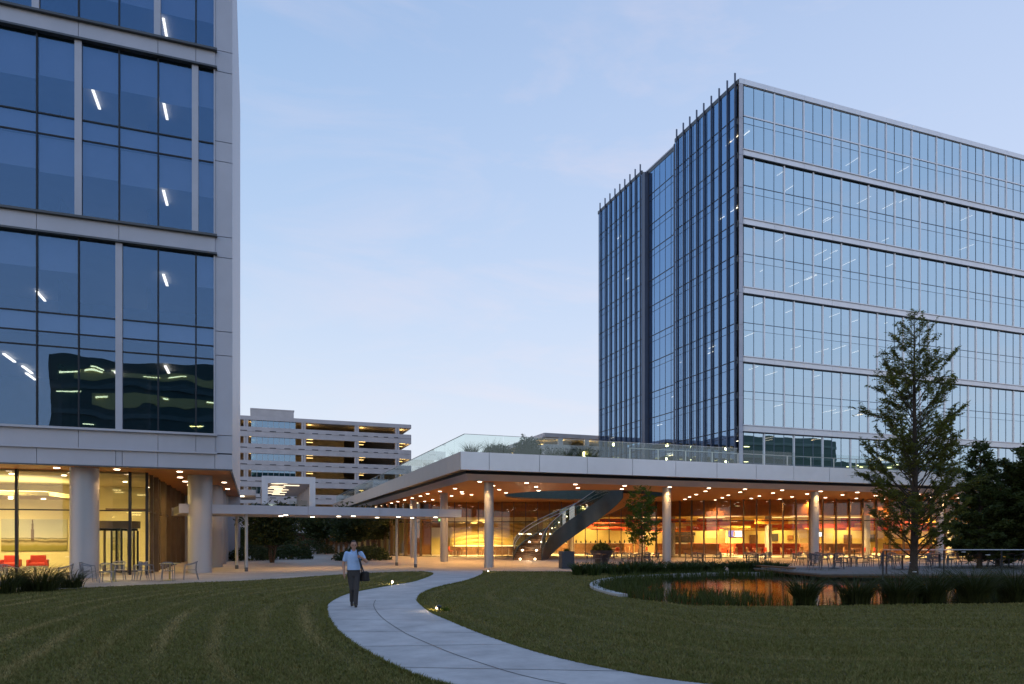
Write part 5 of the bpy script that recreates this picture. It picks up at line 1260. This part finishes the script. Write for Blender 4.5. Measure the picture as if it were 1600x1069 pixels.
r = np.random.default_rng(77); d = r.normal(size=(2600, 3)); d /= np.linalg.norm(d, axis=1)[:, None]; d[:, 2] = abs(d[:, 2]); C = d*(.6 + .4*r.random(2600)**.5)[:, None]*np.array([.68, .68, .55]) + np.array([bp[0], bp[1], .92]); V, Fc = leaf_cards(C, .1, r, 1, 1.6); arr('foliage', V, Fc, M['leaf_dark'], BP)
V, Fc = blades(60, .5, .12, .3, .03, .9, 61); arr('foliage', V*np.array([1, 1, 1]) + np.array([PXc[0], PXc[1], 1.03]), Fc, M['leaf_border'], PX)

# ================================================================== DECK, RAILING, SMALL LIGHTS
dk = thing('timber_deck', 'low grey timber deck reaching over the right end of the pond', 'deck', (30, 26, 0))
MB().poly(DECK, .19, .255).build('deck_boards', M['deckwood'], dk)
b = MB(); dd = DECK[:5]
for a, c in zip(dd[:-1], dd[1:]): b.beam(a, c, .05, .10, .188, .08)
b.build('edge_beam', M['darkwood'], dk)
b = MB()
for x, y in ((25.6, 28.5), (25.0, 25.6), (27.6, 24.0), (31.8, 22.6), (37, 20.6), (44, 18)): b.cyl(x, y, 0, .189, .09, 10)
b.build('pile', M['darkwood'], dk)
sb = MB().obox((25.1, 29.2, .36), (.42, 3.0, .07), rad(-9)).build('bench_slab', M['darkwood'], None, False, (25.1, 29.2, .26))
MB().obox((25.07, 28.1, .295), (.32, .1, .075), rad(-9)).obox((25.3, 30.2, .295), (.32, .1, .075), rad(-9)).build('support', M['stone'], sb); tag(sb, 'low dark wooden bench slab along the left edge of the deck', 'bench')
rl = thing('deck_railing', 'slim metal post and wire railing along the pond side of the deck', 'railing', (32, 21.5, .255))
rp_ = [(26.2, 23.6), (31.65, 21.6), (44, 17.1), (56, 12.8)]; rc = cumu(rp_)
def rail_at(s): return at_len(rp_, rc, s)
s = 0.15
while s < rc[-1]:
    q = rail_at(s); MB().box(q[0] - .025, q[0] + .025, q[1] - .02, q[1] + .02, .257, 1.30).build('post', M['gasket'], rl); s += 2.55
MB().tube([(*p, 1.325) for p in rp_], .024, 8).build('top_rail', M['alu'], rl, True)
b = MB()
for z in (.5, .7, .9, 1.1): b.tube([(*p, z) for p in rp_], .0025, 4)
b.build('wire', M['gasket'], rl)
stake = MB().tube([(23.3, 21.0, 0), (23.32, 21.0, 1.35)], .03, 8).build('marker_stake', M['gasket'], None, True, (23.3, 21.0, 0)); tag(stake, 'thin dark stake standing in the pond planting before the deck', 'post')
def path_light(lab, x, y, face, e, s=1.0):
    t = thing('path_light', lab, 'path light', (x, y, 0), 'low lights along the curved path')
    MB().cyl(x, y, 0, .10, .035, 10).build('stem', M['gasket'], t); MB().lathe(x, y, [(.075, .10), (.08, .115), (.06, .15), (.02, .165)], 16).build('shade', M['gasket'], t)
    MB().sphere((x + .05*face[0], y + .05*face[1], .085), .036*s, 12, 8).build('bulb', glow('path_bulb', (1, .82, .5), 60 if s > .9 else 25), t); lamp('POINT', (x + .12*face[0], y + .12*face[1], .12), e, (1, .74, .38), t, shadow_soft_size=.04)
path_light('brightest path light at the lawn edge beside the walking man', 5.28, 28.35, (-.1, -1), 16)
path_light('path light half hidden in grass on the right edge of the path', 4.45, 17.5, (-1, .3), 7, .6)
path_light('small path light at the far right corner of the path', 11.75, 35.6, (-.2, -1), 8, .6)
clump('grass_tuft', 'small grass tuft lit by the path light on the right edge of the path', 'grass tuft', (4.62, 17.45, 0), 90, .35, .08, .2, .012, .8, M['leaf_small'], 131)
for k, (x, y, w) in enumerate(((20.6, 39.2, 'left'), (22.6, 38.6, 'right'))):
    o = MB().cyl(x, y, .006, .03, .07, 12).build('ground_light', M['lamp'], None, False, (x, y, 0)); tag(o, f'tiny ground light in the paving before the terrace chairs, {w} one', 'ground light')
# ================================================================== PEOPLE
def cap(b, p0, p1, r0, r1, n=14):
    p0, p1 = Vector(p0), Vector(p1); b.tube([p0, p1], [r0, r1], n); b.sphere(p0, r0, n, 8); b.sphere(p1, r1, n, 8)
def chain(b, pts, rs):
    for i in range(len(pts)-1): cap(b, pts[i], pts[i+1], rs[i], rs[i+1])
def fused(b, vox, name, m, parent, smooth_it=4):
    me = bpy.data.meshes.new('tmp'); me.from_pydata([tuple(v) for v in b.v], [], b.f); me.update()
    o = bpy.data.objects.new('tmp', me); COL.objects.link(o)
    md = o.modifiers.new('r', 'REMESH'); md.mode = 'VOXEL'; md.voxel_size = vox; md.use_smooth_shade = True
    s = o.modifiers.new('s', 'SMOOTH'); s.iterations = smooth_it; s.factor = .5
    bpy.context.view_layer.update(); dg = bpy.context.evaluated_depsgraph_get(); m2 = bpy.data.meshes.new_from_object(o.evaluated_get(dg)); bpy.data.objects.remove(o)
    return link(name, m2, m, parent, True)
M['skin'] = mat('skin', (.42, .23, .16), .5, 0, .06, 8); M['shirt'] = mat('light_blue_shirt', (.36, .52, .80), .8, 0, .06, 14, .2, 60)
M['trousers'] = mat('dark_grey_trousers', (.045, .043, .046), .85, 0, .15, 10, .2, 50); M['hair'] = mat('dark_hair', (.035, .025, .02), .7, 0, .3, 60); M['shoe'] = mat('dark_leather_shoe', (.02, .015, .012), .4)
def man():
    t = thing('person', 'man in light blue short sleeved shirt and dark trousers walking down the path', 'person', (0, 0, 0))
    SH, EL_R, WR_R = (-.185, .0, 1.44), (-.27, .03, 1.16), (-.255, -.07, .92)
    SL_, EL_L, WR_L = (.19, .0, 1.44), (.33, -.02, 1.22), (.185, -.17, 1.335)
    b = MB()
    # head with brow, nose, chin, ears, neck
    b.sphere((0.0, -.005, 1.675), (.076, .096, .108), 20, 14); b.sphere((.006, -.028, 1.615), (.060, .068, .062), 16, 10); b.sphere((.01, -.078, 1.588), (.026, .022, .02), 10, 8)
    b.sphere((.012, -.103, 1.652), (.013, .02, .024), 10, 8); b.sphere((.012, -.094, 1.685), (.045, .014, .012), 10, 6)
    for sg in (-1, 1): b.sphere((sg*.079 + .002, .008, 1.655), (.012, .022, .032), 10, 8)
    cap(b, (0, .012, 1.48), (.003, .0, 1.60), .058, .052)
    chain(b, [(0, .0, 1.42), (0, 0, 1.2), (0, 0, 1.0)], [.088, .095, .10])
    chain(b, [SH, EL_R, WR_R], [.055, .042, .029]); chain(b, [SL_, EL_L, WR_L], [.055, .042, .029])
    # right hand hanging, relaxed
    x, y, z = WR_R; cap(b, (x, y - .005, z - .02), (x + .004, y - .015, z - .075), .028, .026)
    for k, (dx, L) in enumerate(((-.018, .068), (-.006, .078), (.006, .072), (.018, .056))):
        chain(b, [(x + .002 + dx*.3, y - .018 + dx*1.4, z - .085), (x + .008 + dx*.3, y - .026 + dx*1.4, z - .085 - L*.55), (x + .022 + dx*.3, y - .028 + dx*1.4, z - .085 - L*.95)], [.0098, .009, .0075])
    chain(b, [(x + .018, y - .035, z - .03), (x + .03, y - .055, z - .07), (x + .034, y - .058, z - .1)], [.0125, .010, .008])
    # left hand closed round the strap
    x, y, z = WR_L; cap(b, (x - .01, y - .005, z + .005), (x - .055, y - .012, z + .028), .027, .027)
    for k, dz in enumerate((.040, .020, .0, -.019)):
        chain(b, [(x - .065, y - .02, z + .02 + dz), (x - .088, y - .012, z + .018 + dz), (x - .086, y + .022, z + .014 + dz)], [.0098, .0095, .008])
    chain(b, [(x - .03, y - .03, z + .045), (x - .055, y - .042, z + .06), (x - .075, y - .036, z + .058)], [.0125, .0105, .0085])
    # legs as one body down to the feet, trousers cover them
    HL, KL, AL = (.085, .0, .90), (.065, -.10, .50), (.045, -.10, .09); HR_, KR, AR = (-.085, .0, .90), (-.045, -.02, .49), (-.035, .26, .14)
    chain(b, [HL, KL, AL], [.075, .05, .04]); chain(b, [HR_, KR, AR], [.075, .05, .04])
    body = fused(b, .0075, 'body', M['skin'], t, 3)
    # shirt with collar and short sleeves
    b = MB(); 
    b.lathe(0, 0, [(.168, .97), (.176, 1.02), (.172, 1.12), (.176, 1.24), (.185, 1.34), (.178, 1.42), (.13, 1.475), (.078, 1.50)], 28)
    b.v = [(v[0]*1.0, v[1]*.68, v[2]) for v in b.v]
    chain(b, [(-.15, 0, 1.43), SH, (-.235, .015, 1.27)], [.06, .066, .060]); chain(b, [(.15, 0, 1.43), SL_, (.265, -.01, 1.315)], [.06, .066, .060])
    sh_ = fused(b, .011, 'shirt', M['shirt'], t, 5)
    b = MB(); b.tube([(-.062, -.052, 1.515), (-.03, -.088, 1.475), (-.012, -.11, 1.43)], [.017, .02, .008], 8); b.tube([(.062, -.052, 1.515), (.03, -.088, 1.475), (.012, -.11, 1.43)], [.017, .02, .008], 8)
    b.tube([(-.066, -.04, 1.515), (-.06, .04, 1.53), (0, .075, 1.535), (.06, .04, 1.53), (.066, -.04, 1.515)], .017, 8); link('collar', bmesh_from(b), M['shirt'], sh_, True)
    b = MB(); b.box(.045, .125, -.127, -.118, 1.25, 1.36); link('pocket', bmesh_from(b), M['shirt'], sh_)
    b = MB()
    for z in (1.05, 1.13, 1.21, 1.29, 1.37): b.sphere((.0, -.1235, z), .006, 8, 5)
    link('button', bmesh_from(b), M['white'], sh_)
    b = MB(); b.lathe(0, 0, [(.150, .82), (.168, .88), (.172, .94), (.168, .99)], 26); b.v = [(v[0], v[1]*.70, v[2]) for v in b.v]
    chain(b, [HL, (.075, -.05, .70), KL, (.055, -.10, .28), (.045, -.105, .07)], [.098, .088, .070, .060, .060]); chain(b, [HR_, (-.065, -.01, .70), KR, (-.042, .12, .30), (-.036, .235, .15)], [.098, .088, .070, .060, .058])
    tr = fused(b, .011, 'trousers', M['trousers'], t, 4)
    b = MB().tube([(.174*math.cos(a*math.pi/12), .124*math.sin(a*math.pi/12), .985) for a in range(24)], .014, 8, True); link('belt', bmesh_from(b), M['shoe'], t, True)
    b = MB(); b.sphere((.045, -.17, .045), (.046, .125, .045), 14, 8); b.sphere((.045, -.10, .06), (.042, .06, .058), 12, 8); fused(b, .01, 'shoe', M['shoe'], t, 2)
    b = MB(); b.sphere((-.035, .235, .075), (.045, .075, .05), 14, 8); b.sphere((-.035, .17, .04), (.046, .07, .038), 12, 8); fused(b, .01, 'shoe', M['shoe'], t, 2)
    b = MB(); b.sphere((0, .012, 1.70), (.082, .098, .100), 20, 12); b.v = [v for v in b.v]; hs = b
    hm = bmesh_from(hs); bm = bmesh.new(); bm.from_mesh(hm)
    bmesh.ops.delete(bm, geom=[v for v in bm.verts if (v.co.y < -.035 and v.co.z < 1.745) or v.co.z < 1.635 or (v.co.y < .02 and v.co.z < 1.67)], context='VERTS'); bm.to_mesh(hm); bm.free()
    link('hair', hm, M['hair'], t, True)
    b = MB()
    for sg in (-1, 1): b.tube([(.01 + sg*.032 + .022*math.cos(a*.785), -.104, 1.668 + .016*math.sin(a*.785)) for a in range(8)], .0028, 5, True)
    b.tube([(-.05, -.098, 1.672), (-.078, .0, 1.675)], .003, 5); b.tube([(.065, -.098, 1.672), (.08, .0, 1.675)], .003, 5); link('glasses', bmesh_from(b), M['gasket'], t)
    b = MB()
    for sg in (-1, 1): b.sphere((.01 + sg*.031, -.088, 1.668), .010, 8, 6)
    link('eye', bmesh_from(b), M['black'], body)
    return t
def bmesh_from(b):
    me = bpy.data.meshes.new('m'); me.from_pydata([tuple(v) for v in b.v], [], b.f); me.update(); return me
MAN_P, MAN_R = (2.55, 19.3, .012), rad(-4)
place(man(), MAN_P, MAN_R)
bagt = thing('shoulder_bag', 'black shoulder bag hanging at the hip of the walking man', 'bag', (0, 0, 0))
b = MB(); b.obox((.285, -.04, .83), (.13, .36, .27), rad(28), rad(0)); b.v = [((v[0]-.285)*(.78 if v[2] > .83 else 1.08) + .285, (v[1]+.04)*(.80 if v[2] > .83 else 1.05) - .04, v[2] - (.02 if v[1] > 0 else 0)) for v in b.v]; o = link('pouch', bmesh_from(b), M['black'], bagt, True, bevel=.045)
b = MB(); b.obox((.31, -.088, .875), (.05, .30, .14), rad(28)); link('flap', bmesh_from(b), M['black'], bagt, False, bevel=.015)
b = MB(); ps = smooth3([(.20, -.155, .94), (.175, -.165, 1.10), (.12, -.165, 1.34), (.10, -.10, 1.47), (.12, .0, 1.525), (.13, .10, 1.47), (.19, .15, 1.2), (.27, .12, .94)]); 
for a, c in zip(ps[:-1], ps[1:]): b.tube([a, c], .016, 6)
link('strap', bmesh_from(b), M['black'], bagt, True)
b = MB(); b.obox((.125, .0, 1.53), (.075, .16, .022), 0, 0); link('shoulder_pad', bmesh_from(b), M['black'], bagt, False, bevel=.008)
place(bagt, MAN_P, MAN_R)
def far_person():
    t = thing('person', 'distant person in black walking away by the far low wall', 'person', (0, 0, 0)); b = MB()
    b.sphere((0, 0, 1.64), (.078, .095, .11), 14, 10); b.sphere((0, -.1, 1.62), (.014, .018, .02), 8, 6); cap(b, (0, .01, 1.46), (0, 0, 1.57), .055, .05); chain(b, [(0, 0, 1.38), (0, 0, 1.0)], [.125, .12])
    arms = [((-.18, 0, 1.4), (-.24, .06, 1.14), (-.16, -.14, 1.1)), ((.18, 0, 1.4), (.26, -.04, 1.2), (.10, -.2, 1.38))]
    for A_ in arms:
        chain(b, A_, [.052, .04, .028]); x, y, z = A_[2]; cap(b, (x, y, z), (x, y - .05, z + .01), .027, .025)
        for dz in (-.02, -.007, .007, .02): chain(b, [(x, y - .06, z + dz), (x - .01, y - .10, z + dz), (x - .02, y - .12, z + dz - .01)], [.0095, .009, .0075])
        chain(b, [(x, y - .03, z + .025), (x - .01, y - .06, z + .045)], [.012, .009])
    chain(b, [(-.08, 0, .9), (-.09, -.06, .48), (-.09, .03, .09), (-.09, -.08, .05)], [.085, .055, .042, .035]); chain(b, [(.08, 0, .9), (.08, .02, .48), (.08, .16, .1), (.08, .06, .05)], [.085, .055, .042, .035])
    fused(b, .012, 'body', M['skin'], t)
    b = MB(); b.lathe(0, 0, [(.16, .95), (.165, 1.1), (.18, 1.3), (.17, 1.4), (.09, 1.46)], 22); b.v = [(v[0], v[1]*.7, v[2]) for v in b.v]
    for A_ in arms: chain(b, A_[:2] + ((.5*(A_[1][0]+A_[2][0]), .5*(A_[1][1]+A_[2][1]), .5*(A_[1][2]+A_[2][2])),), [.07, .055, .045])
    fused(b, .013, 'jacket', M['black'], t)
    b = MB(); chain(b, [(-.08, 0, .93), (-.09, -.06, .48), (-.09, .03, .06)], [.105, .075, .06]); chain(b, [(.08, 0, .93), (.08, .02, .48), (.08, .16, .08)], [.105, .075, .06]); fused(b, .013, 'trousers', M['black'], t)
    b = MB(); b.sphere((0, .015, 1.67), (.086, .098, .10), 14, 8); hm = bmesh_from(b); bm = bmesh.new(); bm.from_mesh(hm); bmesh.ops.delete(bm, geom=[v for v in bm.verts if v.co.y < -.03 and v.co.z < 1.71 or v.co.z < 1.6], context='VERTS'); bm.to_mesh(hm); bm.free(); link('hair', hm, mat('fair_hair', (.32, .24, .15), .7), t, True)
    return t
place(far_person(), (-1.55, 84.5, .006), rad(170))
for m_ in bpy.data.meshes:
    if not m_.users: bpy.data.meshes.remove(m_)
